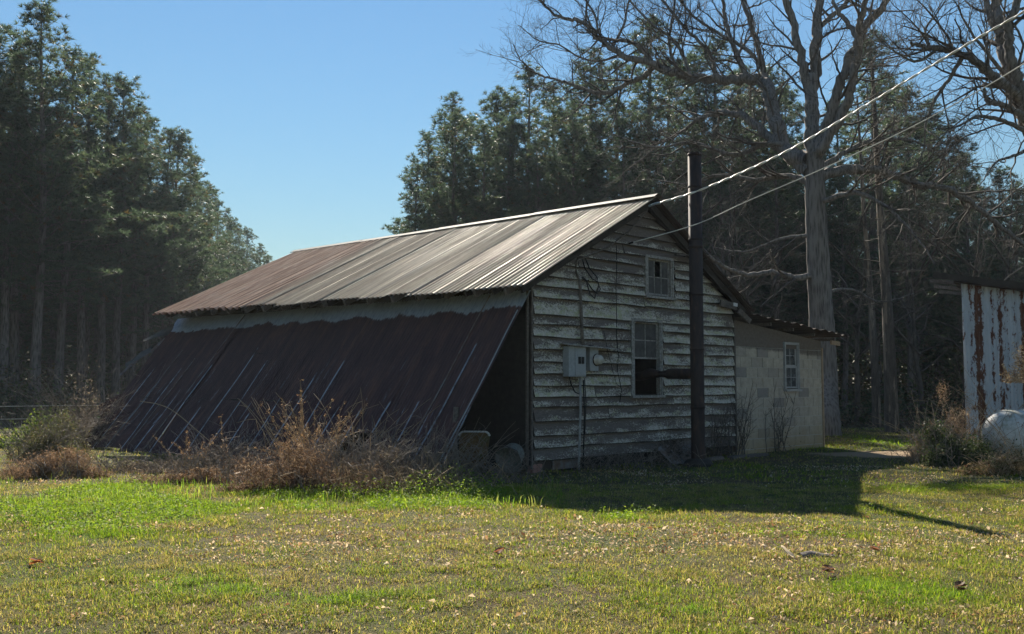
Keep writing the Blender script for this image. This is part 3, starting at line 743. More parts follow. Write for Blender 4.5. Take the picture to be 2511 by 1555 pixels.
# ------------------------------------------------------------------ tube bundles (branches, canes)
class Tubes:
    def __init__(s): s.V = []; s.F = []; s.n = 0
    def add(s, pts, rad, sides=3):
        pts = np.asarray(pts, float); m = len(pts); rad = np.asarray(rad, float)
        T = np.gradient(pts, axis=0); T /= np.linalg.norm(T, axis=1)[:, None] + 1e-9
        ref = np.array([.31, .22, .92]) if abs(T[:, 2].mean()) < .75 else np.array([.9, .4, .1])
        A = np.cross(T, ref); A /= np.linalg.norm(A, axis=1)[:, None] + 1e-9; B = np.cross(T, A)
        an = np.arange(sides) * 2 * math.pi / sides
        R = pts[:, None, :] + rad[:, None, None] * (np.cos(an)[None, :, None] * A[:, None, :] + np.sin(an)[None, :, None] * B[:, None, :])
        s.V.append(R.reshape(-1, 3))
        j = np.arange(sides); k = (j + 1) % sides
        i = np.arange(m - 1)[:, None] * sides
        s.F.append(np.stack([i + j, i + k, i + sides + k, i + sides + j], -1).reshape(-1, 4) + s.n)
        s.n += m * sides
    def build(s, name, mat, parent=None, smooth=True, loc=None):
        return np_mesh(name, np.vstack(s.V), np.vstack(s.F), mat, parent, smooth=smooth, loc=loc)

def wander(p0, d, length, nseg, rs, jit=.25, grav=0.0):
    pts = [np.array(p0, float)]; d = np.array(d, float); d /= np.linalg.norm(d); st = length / nseg
    for i in range(nseg):
        d = d + rs.normal(0, jit, 3) * .5 + np.array([0, 0, grav]); d /= np.linalg.norm(d)
        pts.append(pts[-1] + d * st)
    return np.array(pts)

def sprout(tb, pts, r0, r1, lvl, rs, dens=1.0, grav=.06, scale=1.0, start=.15):
    """side branches of a limb, three orders deep"""
    seg = np.linalg.norm(np.diff(pts, axis=0), axis=1); Ltot = seg.sum(); cum = np.concatenate([[0], np.cumsum(seg)])
    spacing = {1: .42, 2: .24, 3: .15}[lvl] / dens
    nb = max(1, int(Ltot * (1 - start) / spacing))
    for b in range(nb):
        s = Ltot * (start + (1 - start) * (b + rs.rand()) / nb); i = min(len(seg) - 1, np.searchsorted(cum, s) - 1); i = max(0, i)
        f = (s - cum[i]) / max(seg[i], 1e-6); p = pts[i] * (1 - f) + pts[i + 1] * f
        d = pts[i + 1] - pts[i]; d = d / (np.linalg.norm(d) + 1e-9)
        side = rs.normal(0, 1, 3); side -= d * (side @ d); side /= np.linalg.norm(side) + 1e-9
        dd = d * rs.uniform(.4, .95) + side * rs.uniform(.6, 1.0) + np.array([0, 0, grav * 3])
        t = s / Ltot
        if lvl == 1: ln = rs.uniform(1.0, 2.6) * (1 - .35 * t)
        elif lvl == 2: ln = rs.uniform(.45, 1.2) * (1 - .4 * t)
        else: ln = rs.uniform(.18, .5)
        ln *= scale
        rb = min((r0 * (1 - t) + r1 * t) * .55, {1: .045, 2: .016, 3: .0075}[lvl])
        ns = {1: 6, 2: 4, 3: 2}[lvl]
        q = wander(p, dd, ln, ns, rs, .32, grav)
        tb.add(q, np.linspace(rb, max(rb * .3, .0035), ns + 1), {1: 4, 2: 3, 3: 3}[lvl])
        if lvl < 3: sprout(tb, q, rb, rb * .3, lvl + 1, rs, dens, grav, scale, .2)

def bare_tree(name, label, origin, limbs, seed, bmat=M_OAKBARK, dens=1.0, grav=.05, scale=1.0, group=None):
    """limbs: list of (points, r0, r1, sprout?) in world space"""
    rs = np.random.RandomState(seed); o = np.array(origin, float)
    t = thing(name, label, "tree", tuple(o), group=group)
    big = Tubes(); tw = Tubes()
    for (P, r0, r1, sp) in limbs:
        k = 7
        pts = catmull(P, k) - o; n_ = len(pts)
        wob = np.array([rs.normal(0, 1, 3) for _ in range(n_)]) * (0.0 if r0 > .25 else min(.03, r0 * .15)); wob[0] = 0
        pts = pts + wob
        big.add(pts, np.linspace(r0, r1, n_) * (1 + .03 * rs.randn(n_)), 10 if r0 > .15 else 7)
        if sp: sprout(tw, pts, r0, r1, 1, rs, dens * sp, grav, scale)
    big.build("trunk", bmat, t); tw.build("crown", M_TWIG, t)
    return t

def S(*pts, Y=26.7, dy=None):
    """limb through view positions at distance Y, drifting in depth by dy"""
    out = []
    for i, (px, py) in enumerate(pts):
        px_, py_ = px, py
        out.append(at(px_, py_, Y + (0 if dy is None else dy * i / max(1, len(pts) - 1))))
    return out
def Q(pts, **k): return S(*[(a / D, b / D) for a, b in pts], **k)
ob = atz(1965, 1038)
oak_limbs = [
    ([np.array([ob[0] + .1, ob[1], -.15]), np.array([ob[0] + .05, ob[1], .5])] + S((1967, 900), (1958, 750), (1950, 600), (1944, 470), (1942, 385), Y=26.7), .40, .26, 0),
    (S((1942, 400), (1938, 310), (1938, 230), (1944, 130), (1950, 40), (1965, -90), Y=26.7, dy=1.0), .23, .10, .9),
    (S((1936, 240), (1918, 170), (1900, 90), (1872, 0), (1845, -90), Y=27.1, dy=.6), .15, .08, .9),
    (S((1948, 370), (1978, 290), (1998, 215), (2030, 130), (2052, 90), (2068, 55), (2110, 10), (2150, -60), Y=26.6, dy=-1.5), .17, .06, .9),
    (S((1955, 360), (2010, 270), (2035, 190), (2048, 110), (2050, 60), (2060, 20), (2075, -60), Y=26.4, dy=-2.0), .15, .06, .8),
    (S((2048, 95), (2025, 60), (1995, 20), (1975, -30), Y=25.6, dy=.8), .08, .04, .9),
    (S((1942, 75), (1975, 45), (2015, 10), (2040, -30), Y=27.4, dy=.5), .09, .05, .9),
    (S((2060, 70), (2110, 20), (2085, 28), (2040, 10), (2010, -5), Y=25.4, dy=.4), .06, .03, .9),
    (Q([(1985, 395), (1935, 375), (1905, 320), (1890, 250), (1879, 205), (1830, 194), (1757, 195), (1666, 183), (1605, 158), (1514, 128), (1468, 88), (1423, 52), (1371, 40), (1320, 0)], Y=26.7, dy=7.0), .24, .035, 1.5),
    (Q([(1605, 160), (1580, 188), (1544, 201), (1499, 225), (1453, 225), (1410, 210), (1374, 198), (1331, 186), (1286, 158), (1258, 110)], Y=31.3, dy=2.0), .10, .018, 1.5),
    (Q([(1602, 158), (1572, 119), (1547, 103), (1500, 97), (1471, 88), (1460, 40), (1430, -10)], Y=31.2, dy=1.6), .08, .03, 1.5),
    (Q([(1833, 193), (1803, 122), (1782, 61), (1770, -20)], Y=29.3, dy=1.4), .09, .05, 1.2),
    (Q([(1873, 200), (1867, 146), (1839, 55), (1812, -20)], Y=29.0, dy=1.6), .10, .06, 1.2),
    (Q([(1757, 195), (1740, 130), (1690, 80), (1640, 20), (1600, -30)], Y=29.9, dy=1.5), .07, .03, 1.4),
    (Q([(1666, 183), (1640, 110), (1650, 40), (1660, -20)], Y=30.5, dy=1.0), .06, .03, 1.4),
    (Q([(1500, 120), (1530, 60), (1540, 10), (1560, -30)], Y=32.2, dy=.8), .05, .025, 1.5),
    (Q([(1700, 200), (1660, 110), (1600, 60), (1560, 20), (1530, -20)], Y=30.2, dy=2.0), .06, .025, 1.5),
    (Q([(1900, 240), (1850, 140), (1760, 80), (1700, 40), (1660, -10)], Y=28.7, dy=3.0), .07, .03, 1.5),
    (Q([(1530, 130), (1470, 150), (1420, 140), (1370, 110), (1320, 100), (1270, 60)], Y=32.2, dy=1.4), .045, .014, 1.6),
    (Q([(1980, 420), (1926, 374), (1850, 304), (1790, 275), (1720, 290), (1640, 340), (1560, 400)], Y=26.7, dy=4.5), .16, .02, 1.6),
    (Q([(1990, 450), (1930, 430), (1850, 440), (1760, 430), (1680, 450), (1600, 440)], Y=26.7, dy=3.5), .10, .015, 1.6),
    (Q([(1970, 400), (1900, 350), (1800, 380), (1700, 350), (1600, 360), (1500, 330)], Y=27.0, dy=2.0), .09, .015, 1.6),
    (S((1955, 655), (1900, 662), (1840, 650), (1780, 655), (1735, 640), (1692, 612), Y=26.7, dy=-1.5), .095, .04, 1.2),
    (S((1950, 560), (1860, 570), (1780, 600), (1700, 590), Y=26.5, dy=2.0), .06, .012, 1.4),
    (S((1955, 420), (2030, 405), (2110, 410), (2190, 440), (2270, 455), (2350, 510), (2442, 585), (2520, 640), Y=26.7, dy=3.0), .15, .05, 1.5),
    (S((1960, 480), (2040, 460), (2120, 500), (2180, 560), (2230, 630), Y=26.5, dy=-2.0), .08, .014, 1.6),
    (S((1958, 400), (2040, 350), (2120, 330), (2200, 345), (2260, 390), Y=26.6, dy=1.5), .08, .014, 1.6),
    (S((1960, 700), (2030, 690), (2100, 720), (2180, 700), Y=26.7, dy=1.5), .05, .01, 1.2),
]
bare_tree("oak_tree", "massive bare oak with forked grey trunk standing behind the block annex", (ob[0], ob[1], 0), oak_limbs, 4, dens=1.0)
r2 = np.array([12.9, 22.0, 0])
oak2 = [
    ([r2 + [0, 0, -.15], r2 + [0, 0, 3.0], at(2575, 560, 22.0), at(2555, 430, 22), at(2530, 320, 22), at(2490, 240, 22)], .36, .23, 0),
    (Q([(2545, 330), (2510, 274), (2482, 198), (2462, 110), (2446, 30), (2430, -60)], Y=22.0, dy=.5), .24, .10, 1.0),
    (Q([(2455, 85), (2430, 50), (2418, 0), (2405, -50)], Y=22.2, dy=.4), .09, .05, 1.0),
    (Q([(2525, 290), (2500, 210), (2475, 130), (2475, 60), (2495, 0), (2500, -60)], Y=21.8, dy=-.6), .14, .07, 1.0),
    (Q([(2510, 250), (2489, 228), (2428, 182), (2382, 143), (2321, 122), (2270, 116), (2233, 106)], Y=22.0, dy=-2.0), .13, .03, 1.7),
    (Q([(2535, 320), (2505, 285), (2455, 255), (2420, 248), (2415, 215)], Y=21.9, dy=-1.2), .10, .03, 1.4),
    (Q([(2530, 330), (2470, 300), (2400, 285), (2350, 310), (2310, 330)], Y=21.9, dy=-2.0), .06, .012, 1.4),
    (Q([(2360, 140), (2330, 190), (2290, 250), (2270, 310), (2265, 370), (2240, 410)], Y=21.0, dy=1.0), .05, .012, 1.5),
    (Q([(2300, 120), (2250, 150), (2200, 130), (2160, 90)], Y=20.6, dy=-.6), .04, .01, 1.7),
    (Q([(2280, 118), (2270, 70), (2300, 30), (2330, -20)], Y=20.6, dy=.6), .035, .01, 1.7),
    (Q([(2480, 200), (2420, 130), (2370, 60), (2340, 0)], Y=22.0, dy=-1.0), .05, .012, 1.7),
    (Q([(2540, 360), (2490, 380), (2440, 400), (2400, 460)], Y=22.0, dy=-1.0), .05, .01, 1.4),
]
bare_tree("oak_tree", "bare oak leaning in from the right edge behind the metal shed", tuple(r2), oak2, 9, dens=1.0)

# ------------------------------------------------------------------ pines
def tufts(P, Dr, rs, k=14, l0=.13, l1=.25, wd=.030, spread=.80):
    n_ = len(P)
    R = rs.normal(0, 1, (n_, k, 3)); R /= np.linalg.norm(R, axis=2)[..., None]
    d = Dr[:, None, :] * .75 + R * spread; d /= np.linalg.norm(d, axis=2)[..., None]
    L_ = rs.uniform(l0, l1, (n_, k, 1))
    sdv = np.cross(d, rs.normal(0, 1, (n_, k, 3))); sdv /= np.linalg.norm(sdv, axis=2)[..., None] + 1e-9
    b = P[:, None, :] + d * .02
    a0 = b - sdv * wd * .5; a1 = b + sdv * wd * .5; a2 = b + d * L_
    V = np.stack([a0, a1, a2], 2).reshape(-1, 3)
    return V, np.arange(len(V)).reshape(-1, 3)
def make_pine(seed, H, zb, R, dens=1.0):
    rs = np.random.RandomState(seed); tr = Tubes(); P = []; Dr = []
    zs = np.linspace(-.2, H, 16); lean_ = rs.normal(0, .010, 2)
    ax = np.stack([lean_[0] * zs + .06 * np.sin(zs * .5 + seed), lean_[1] * zs + .06 * np.cos(zs * .43 + seed), zs], 1)
    r0 = .0105 * H
    tr.add(ax, np.maximum(.012, r0 * (1 - np.clip(zs, 0, H) / H) ** .75 * (1 + .25 * np.exp(-np.clip(zs, 0, 9) * 2.5))), 9)
    axp = lambda z: np.array([np.interp(z, zs, ax[:, 0]), np.interp(z, zs, ax[:, 1]), z])
    z = zb; az = rs.rand() * 6
    while z < H - .25:
        rel = (z - zb) / (H - zb)
        for b in range(2):
            az += 2.4 + rs.normal(0, .3)
            ln = R * (1 - rel) ** .62 * rs.uniform(.42, 1.10) * min(1.0, .55 + rel * 2.0) + .22
            el = math.radians(4 + 46 * rel + rs.normal(0, 15))
            d = np.array([math.cos(az) * math.cos(el), math.sin(az) * math.cos(el), math.sin(el)])
            q = wander(axp(z), d, ln, 5, rs, .16, .07)
            tr.add(q, np.linspace(max(.012, .013 * ln), .006, 6), 3)
            nt_ = max(3, int(ln * 9 * dens * (.74 - .22 * rel) * (.6 if rel < .12 else 1)))
            for t in rs.uniform(.28, 1.0, nt_) ** .8:
                i = min(4, int(t * 5)); f = t * 5 - i
                p = q[i] * (1 - f) + q[i + 1] * f
                ex = rs.normal(0, 1, 3); ex[2] = abs(ex[2]) * .7; ex /= np.linalg.norm(ex)
                off = rs.uniform(.08, .42) * (1.1 - .5 * t)
                P.append(p + ex * off); dv = ex * .7 + d * .5 + np.array([0, 0, .55]); Dr.append(dv / np.linalg.norm(dv))
            P.append(q[-1]); Dr.append(np.array([0, 0, 1.0]) * .7 + d * .5)
        z += .11 + .20 * rs.rand()
    for t in np.linspace(0, 1, 9):          # leader
        P.append(axp(H - .9 + .9 * t) + rs.normal(0, .06, 3)); Dr.append(np.array([0, 0, 1.0]))
    z = zb * .35
    while z < zb:                            # dead stubs
        az = rs.rand() * 6.3; ln = rs.uniform(.4, 1.7)
        q = wander(axp(z), [math.cos(az), math.sin(az), .1], ln, 4, rs, .2, -.02); tr.add(q, np.linspace(.014, .005, 5), 3); z += rs.uniform(.15, .5)
    P = np.array(P); Dr = np.array(Dr)
    V, F = tufts(P, Dr, rs)
    n_ = len(P); tone = rs.uniform(.65, 1.35, n_)
    c = np.array([.074, .102, .066])[None] * tone[:, None]
    br = rs.rand(n_) < .045; c[br] = np.array([.13, .085, .035]) * rs.uniform(.6, 1.1, br.sum())[:, None]
    yl = rs.rand(n_) < .16; c[yl] = np.array([.115, .13, .075]) * rs.uniform(.7, 1.2, yl.sum())[:, None]
    col = np.repeat(c, 42, 0)
    tro = tr.build("trunk", M_PINEBARK); cro = np_mesh("crown", V, F, M_NEEDLE, col=col)
    mt, mc = tro.data, cro.data
    bpy.data.objects.remove(tro); bpy.data.objects.remove(cro)
    return mt, mc, H
PINES = {  # tall forest pines with high crowns and edge pines clothed low
    "high": [make_pine(21, 17.0, 5.4, 3.2, 2.0), make_pine(22, 16.4, 4.6, 3.4, 2.0), make_pine(23, 17.6, 6.2, 3.0, 2.0), make_pine(24, 16.0, 4.2, 3.2, 2.0)],
    "low": [make_pine(31, 16.6, 2.6, 3.5, 2.0), make_pine(32, 16.0, 1.8, 3.3, 2.0), make_pine(33, 15.2, 3.0, 3.2, 2.0), make_pine(34, 16.2, 2.2, 3.6, 2.0)],
}
def pine(kind, i, x, y, h, rz, label, group, wide=1.22):
    mt, mc, H = PINES[kind][i % len(PINES[kind])]; s = h / H
    t = thing("pine_tree", label, "tree", (x, y, 0), rz, group)
    t.scale = (s * wide, s * wide, s)
    for nm, me in (("trunk", mt), ("crown", mc)):
        o = bpy.data.objects.new(nm, me); C.objects.link(o); o.parent = t
    return t
rs = np.random.RandomState(77)
GL, GR = "pines of the left woods", "pines of the woods behind the barn"
# left woods : skyline pines first (view position of the top, distance), then the rows behind
sky_l = [(122, 15, 40.5, "tallest"), (2, 60, 41.5, ""), (60, 95, 43.5, ""), (215, 142, 47, ""), (298, 192, 50, ""), (330, 250, 53, ""), (418, 312, 60, ""), (455, 365, 66, ""), (480, 420, 71, ""), (520, 482, 82, ""), (545, 520, 90, ""), (590, 548, 97, ""), (615, 585, 108, ""), (640, 612, 118, ""), (168, 120, 44, ""), (258, 190, 49, ""), (362, 278, 55, ""), (396, 312, 59, ""), (500, 452, 77, ""), (562, 538, 93, ""), (30, 130, 40, "")]
lab_l = ["tallest dark pine near the left edge of the picture", "pine cut by the left edge of the picture", "pine just left of the tallest left pine", "second pine on the left skyline, right of the tallest", "slim pine on the left skyline above the bare trunks", "pine behind the slim one on the left skyline", "bushy pine midway down the left skyline", "pine below the bushy one on the left skyline", "pine low on the left skyline over the barn's far eave", "far pine on the descending left skyline", "far pine close above the barn's left eave", "small far pine standing alone near the end of the left skyline", "far small pine second from the end of the left skyline", "farthest smallest pine where the left skyline meets the barn roof", "pine close right of the tallest left pine", "pine between the second and the slim one on the left skyline", "pine just left of the bushy one on the left skyline", "pine touching the bushy one midway down the left skyline", "far pine between the low and the descending ones on the left skyline", "far pine left of the small lone one on the left skyline", "near pine in front of the tallest at the left edge"]
placed = []
for (px, py, Y, _), lb in zip(sky_l, lab_l):
    p = at(px, py, Y); placed.append((p[0], Y))
    pine("low" if Y > 55 else "high", len(placed), p[0], Y, p[2], rs.rand() * 6.3, lb, GL)
def edge_x(y): return -19.3 - (y - 40) * .125
cnt = 0
y = 37.5
while y < 122:
    for k in range(7 if y < 90 else 4):
        x = edge_x(y) - .8 - k * 2.4 + rs.uniform(-1.1, 1.1) - (0 if y > 39 else .8); yy = y + rs.uniform(-1.3, 1.3)
        if x < -.62 * yy - 3: continue
        if min(math.hypot(x - a, yy - b) for a, b in placed) < 1.7: continue
        placed.append((x, yy)); h = rs.uniform(14.6, 16.3) - (.9 if k == 0 else 0)
        pine("low" if ((k == 0 and y > 45) or k % 3 == 2) else "high", rs.randint(9), x, yy, h, rs.rand() * 6.3, "pine standing among others in the dark woods on the left", GL); cnt += 1
    y += 2.4 if y < 70 else 4.0
# right woods
sky_r = [(1085, 235, 50, "pointed pine at the left end of the woods behind the roof"), (985, 400, 47.5, "short leaning pine at the left tip of the woods behind the roof"), (1180, 222, 52, "second pine from the left of the woods behind the roof"), (1262, 166, 48, "broad pine below the tip of the long bare oak limb"), (1400, 130, 47, "dense pine behind the long bare oak limb"), (1535, 52, 45, "tall pine whose tip stands above the long oak limb"), (1650, 128, 48, "pine between the long oak limb and the stove chimney"), (1705, 100, 46, "pine with round top left of the oak trunk"), (1790, 205, 50, "pine just left of the oak's fork"), (1880, 215, 47, "pine directly behind the oak's fork"), (2068, 92, 44, "narrow pointed pine right of the oak's fork"), (2160, 215, 47, "pine under the bright cable right of the oak"), (2225, 250, 50, "pine below the thin wire right of the oak"), (2300, 330, 48, "low pine right of centre between the two oaks"), (2375, 400, 46, "low pine above the metal shed's roof"), (2440, 455, 45, "low pine at the right edge above the shed"), (1330, 210, 54, "pine between the broad one and the dense one behind the roof"), (1465, 160, 52, "pine half hidden behind the long oak limb"), (1130, 285, 55, "pine filling the gap between the two leftmost behind the roof"), (1222, 235, 53, "pine close left of the broad one behind the roof"), (1030, 330, 51, "small pine beside the pointed one behind the roof"), (1380, 250, 56, "pine seen between broad and dense pines behind the roof"), (1590, 150, 53, "pine right of the tall pointed pine behind the roof"), (1760, 170, 55, "pine behind the upright oak shoots"), (1840, 160, 57, "tall far pine left of the oak's fork"), (2000, 240, 52, "pine in the crotch right of the oak trunk"), (2115, 180, 53, "pine close right of the narrow pointed one"), (2190, 290, 55, "far pine between the cable and the thin wire")]
placed = []
for (px, py, Y, lb) in sky_r:
    p = at(px, py, Y); placed.append((p[0], Y))
    pine("low", len(placed), p[0], Y, p[2], rs.rand() * 6.3, lb, GR, 1.32)
for row, Y in enumerate((40.5, 44, 47.5, 51.5, 56, 61, 67)):
    x = -3.2 if row else 1.0
    while x < .60 * Y + 2:
        xx = x + rs.uniform(-1, 1); yy = Y + rs.uniform(-1.4, 1.4); x += 2.6
        if min(math.hypot(xx - a, yy - b) for a, b in placed) < 1.6: continue
        h = rs.uniform(12.0, 14.5) * (1 - .30 * min(1, max(0, (xx - 12) / 16)))
        if row == 0: h *= .86
        placed.append((xx, yy))
        pine("high" if row in (0, 2) else "low", rs.randint(9), xx, yy, h, rs.rand() * 6.3, "pine standing among others in the dark woods behind the barn", GR, 1.25)
# half peeled dead pines near the edge of the right woods
for k, (px, py, yt, wd, lb) in enumerate(((2128, 1030, 150, .21, "dead pine with pale peeled patches right of the annex"), (2092, 1018, 230, .15, "thinner dead pine with peeled bark beside the other snag"))):
    b = atz(px, py); tp = at(px - 48, yt, b[1]); t = thing("dead_pine_snag", lb, "tree", tuple(b))
    tb = Tubes(); P = catmull([np.array([0, 0, -.2]), (tp - b) * .3 + [.05, 0, 0], (tp - b) * .65, (tp - b)], 8); tb.add(P, np.linspace(wd, wd * .18, len(P)), 9)
    tb.build("trunk", M_SNAG, t)
    for q in range(26):
        z = rs.uniform(.3, 1) * (tp - b)[2]; a = rs.rand() * 6.3
        tb = Tubes(); tb.add(wander([(tp - b)[0] * z / (tp - b)[2], 0, z], [math.cos(a), math.sin(a), .15], rs.uniform(.5, 2.0), 5, rs, .3, -.01), np.linspace(.018, .004, 6), 4); tb.build("branch", M_TWIG, t)

# bare saplings and grey thickets along the edge of the woods
def sapling(x, y, h, seed, lb, dens=1.2, n_=4, group="bare saplings along the woods edge"):
    r_ = np.random.RandomState(seed); limbs = []
    o = np.array([x, y, 0.])
    top = o + [r_.normal(0, .5), r_.normal(0, .5), h]
    limbs.append(([o + [0, 0, -.1], o * .6 + top * .4 + [r_.normal(0, .2), 0, 0], top], .012 * h, .012, dens))
    for k in range(n_):
        f = r_.uniform(.2, .7); p = o * (1 - f) + top * f; a = r_.rand() * 6.3; ln = h * r_.uniform(.3, .55)
        limbs.append(([p, p + np.array([math.cos(a) * ln * .5, math.sin(a) * ln * .5, ln * .4]), p + np.array([math.cos(a) * ln * .95, math.sin(a) * ln * .95, ln * .6])], .006 * h, .008, dens))
    bare_tree("bare_sapling", lb, o, limbs, seed + 500, M_TWIG, 1.0, .05, .85, group)
for k, (px, Y, h, lb) in enumerate(((1480, 37, 8.5, "bare grey sapling rising behind the roof ridge"), (1600, 34, 9, "bare grey sapling behind the gable peak"), (1745, 36, 9.5, "bare grey sapling just right of the stove chimney"), (1830, 33, 8.0, "bare grey sapling left of the oak trunk"), (2040, 33, 8.5, "bare grey sapling right of the oak trunk"), (2200, 35, 9, "bare grey sapling left of the metal shed"), (2290, 31, 7.5, "bare grey sapling beside the metal shed's corner"), (2400, 36, 9, "bare grey sapling behind the metal shed's roof"), (1350, 40, 9, "bare grey sapling behind the middle of the roof"))):
    p = atz(px, 1000); X = (px * D - CXP) / F_PX * Y
    sapling(X, Y, h, 60 + k, lb)

# ------------------------------------------------------------------ leaf scatter helpers
def blades(P, H, Wd, lean, rs, cols, simple=False):
    """bent grass blades : 5 verts, 3 faces(tri) each"""
    n_ = len(P); a = rs.rand(n_) * 2 * math.pi; d = np.stack([np.cos(a), np.sin(a), np.zeros(n_)], 1); s = np.stack([-np.sin(a), np.cos(a), np.zeros(n_)], 1)
    H = H[:, None]; Wd = Wd[:, None]; ln = lean[:, None]; up = np.array([0, 0, 1.0])
    m = P + up * H * .55 + d * H * ln * .35; t = P + up * H * (1 - .35 * ln) + d * H * ln
    V = np.stack([P - s * Wd * .5, P + s * Wd * .5, m - s * Wd * .4, m + s * Wd * .4, t], 1).reshape(-1, 3)
    if simple:
        V = np.stack([P - s * Wd * .6, P + s * Wd * .6, t], 1).reshape(-1, 3)
        return V, np.arange(len(V)).reshape(-1, 3), np.repeat(cols, 3, 0)
    b = (np.arange(n_) * 5)[:, None]
    F = np.concatenate([b + [0, 1, 3], b + [0, 3, 2], b + [2, 3, 4]], 0)
    return V, F, np.repeat(cols, 5, 0)
def leaves(P, size, rs, cols, flat=.5, asp=.55, curl=.3):
    """folded leaves: 4 verts, 2 tris sharing the midrib"""
    n_ = len(P); nr = rs.normal(0, 1, (n_, 3)); nr[:, 2] = np.abs(nr[:, 2]) + flat * 3; nr /= np.linalg.norm(nr, axis=1)[:, None]
    a = np.cross(nr, rs.normal(0, 1, (n_, 3))); a /= np.linalg.norm(a, axis=1)[:, None]; b = np.cross(nr, a)
    s = np.asarray(size)[:, None]; cu = nr * s * curl * rs.uniform(-.2, 1, (n_, 1))
    V = np.stack([P - a * s * .5, P + b * s * asp * .5 + cu, P + a * s * .5 + cu * .4, P - b * s * asp * .5 + cu], 1).reshape(-1, 3)
    q = (np.arange(n_) * 4)[:, None]
    return V, np.concatenate([q + [0, 1, 2], q + [0, 2, 3]], 0), np.repeat(cols, 4, 0)
def mixc(cs, w_, rs, n_, v=.25):
    i = rs.choice(len(cs), n_, p=np.array(w_) / np.sum(w_)); return np.array(cs)[i] * rs.uniform(1 - v, 1 + v, (n_, 1))

# undergrowth of the woods (uncountable)
def undergrowth(name, pts, n_, hmax, label, seed):
    rs = np.random.RandomState(seed); i = rs.randint(len(pts), size=n_); c = np.array(pts)[i]
    P = np.stack([c[:, 0] + rs.normal(0, 1.1, n_), c[:, 1] + rs.normal(0, 1.1, n_), np.abs(rs.normal(0, .5, n_)) * c[:, 2] * hmax], 1)
    col = mixc([(.05, .07, .032), (.085, .10, .045), (.12, .085, .05), (.07, .056, .04)], [4, 3, 3, 3], rs, n_)
    V, F, cc = leaves(P, rs.uniform(.08, .22, n_), rs, col, .2, .6)
    tag(np_mesh(name, V, F, M_BRUSHLEAF, col=cc), label, "undergrowth", kind="stuff")
ul = [(edge_x(y) - rs.uniform(-1.0, 14), y, rs.uniform(.3, 1.1)) for y in rs.uniform(34, 100, 150)] + [(rs.uniform(-30, -17), rs.uniform(35.5, 40), rs.uniform(.3, .8)) for _ in range(40)]
undergrowth("undergrowth", ul, 48000, 2.6, "dark shrubby undergrowth beneath the left pines", 1)
ur = [(rs.uniform(-5, 34), rs.uniform(37, 60), rs.uniform(.3, 1.2)) for _ in range(170)] + [(rs.uniform(9, 26), rs.uniform(31, 37), rs.uniform(.15, .5)) for _ in range(26)]
undergrowth("undergrowth", ur, 60000, 2.8, "dark shrubby undergrowth beneath the pines behind the barn", 2)

def midstory(name, pts, n_, label, seed):
    rs = np.random.RandomState(seed); i = rs.randint(len(pts), size=n_); c = np.array(pts)[i]
    P = np.stack([c[:, 0] + rs.normal(0, 1.3, n_), c[:, 1] + rs.normal(0, 1.3, n_), rs.uniform(0, 1, n_) ** 1.3 * c[:, 2]], 1)
    V, F, cc = leaves(P, rs.uniform(.18, .42, n_), rs, mixc([(.05, .068, .034), (.075, .092, .045), (.11, .082, .05)], [4, 3, 2], rs, n_), .1, .55)
    tag(np_mesh(name, V, F, M_BRUSHLEAF, col=cc), label, "undergrowth", kind="stuff")
rs = np.random.RandomState(8)
midstory("midstory_thicket", [(edge_x(y) - rs.uniform(3, 20), y, rs.uniform(3, 7.5)) for y in rs.uniform(44, 118, 200)], 42000, "dense dark thicket deep inside the left woods", 3)
midstory("midstory_thicket", [(rs.uniform(-4, 42), rs.uniform(47, 68), rs.uniform(3, 8)) for _ in range(210)], 42000, "dense dark thicket deep inside the woods behind the barn", 4)

# ------------------------------------------------------------------ metal shed on the right
sh0 = at(2299, 900, 24.0)
SYAW = math.radians(-27)
shed = thing("metal_shed", "pale blue corrugated metal shed flaking with rust at the right edge", "shed", (sh0[0], 24.0, 0), SYAW)
zt0 = at(2297, 672, 24.0)[2]
SP = patch(np.array([0, 0, zt0]), np.array([6.6, 0, zt0 - 1.30]), np.array([.10, 0, -.05]), np.array([6.6, 0, -.05]))
swall = MB(); swall.box(.08, 6.5, .07, .11, 0, zt0 - 1.40); swall = swall.build("wall", M_DARKWOOD, shed)
for k in range(10):
    corr_sheet("wall_sheet", SP, k / 10, (k + 1) / 10 + .008, .68, swall, M_SHED, pitch=.075, amp=.012, nv=3, lift=.012 + .008 * (k % 2), flip=-1, seg=5)
MB().box(.0, .06, .13, 5.0, 0, zt0 - .1).build("side_wall", M_SHED, shed)
MB().box(0.0, 6.6, 4.95, 5.0, 0, zt0 - 1.4).build("back_wall", M_SHED, shed)
m = MB(); m.hexa([(-.15, -.32, zt0 - .02), (7, -.32, zt0 - 1.40), (7, 5.3, zt0 - 1.30), (-.15, 5.3, zt0 + .1), (-.15, -.32, zt0 + .02), (7, -.32, zt0 - 1.36), (7, 5.3, zt0 - 1.26), (-.15, 5.3, zt0 + .14)]); sroof = m.build("roof", M_PIPE, shed)
MB().bar((-.60, -.34, zt0 + .17), (7, -.36, zt0 - 1.28), .04, .15).build("fascia", M_DARKWOOD, sroof)
for k in range(3): MB().bar((-.72, .3 + k * 1.6, zt0 + .09), (.5, .3 + k * 1.6, zt0 - .10), .05, .09).build("rafter_end", M_WOOD, sroof)

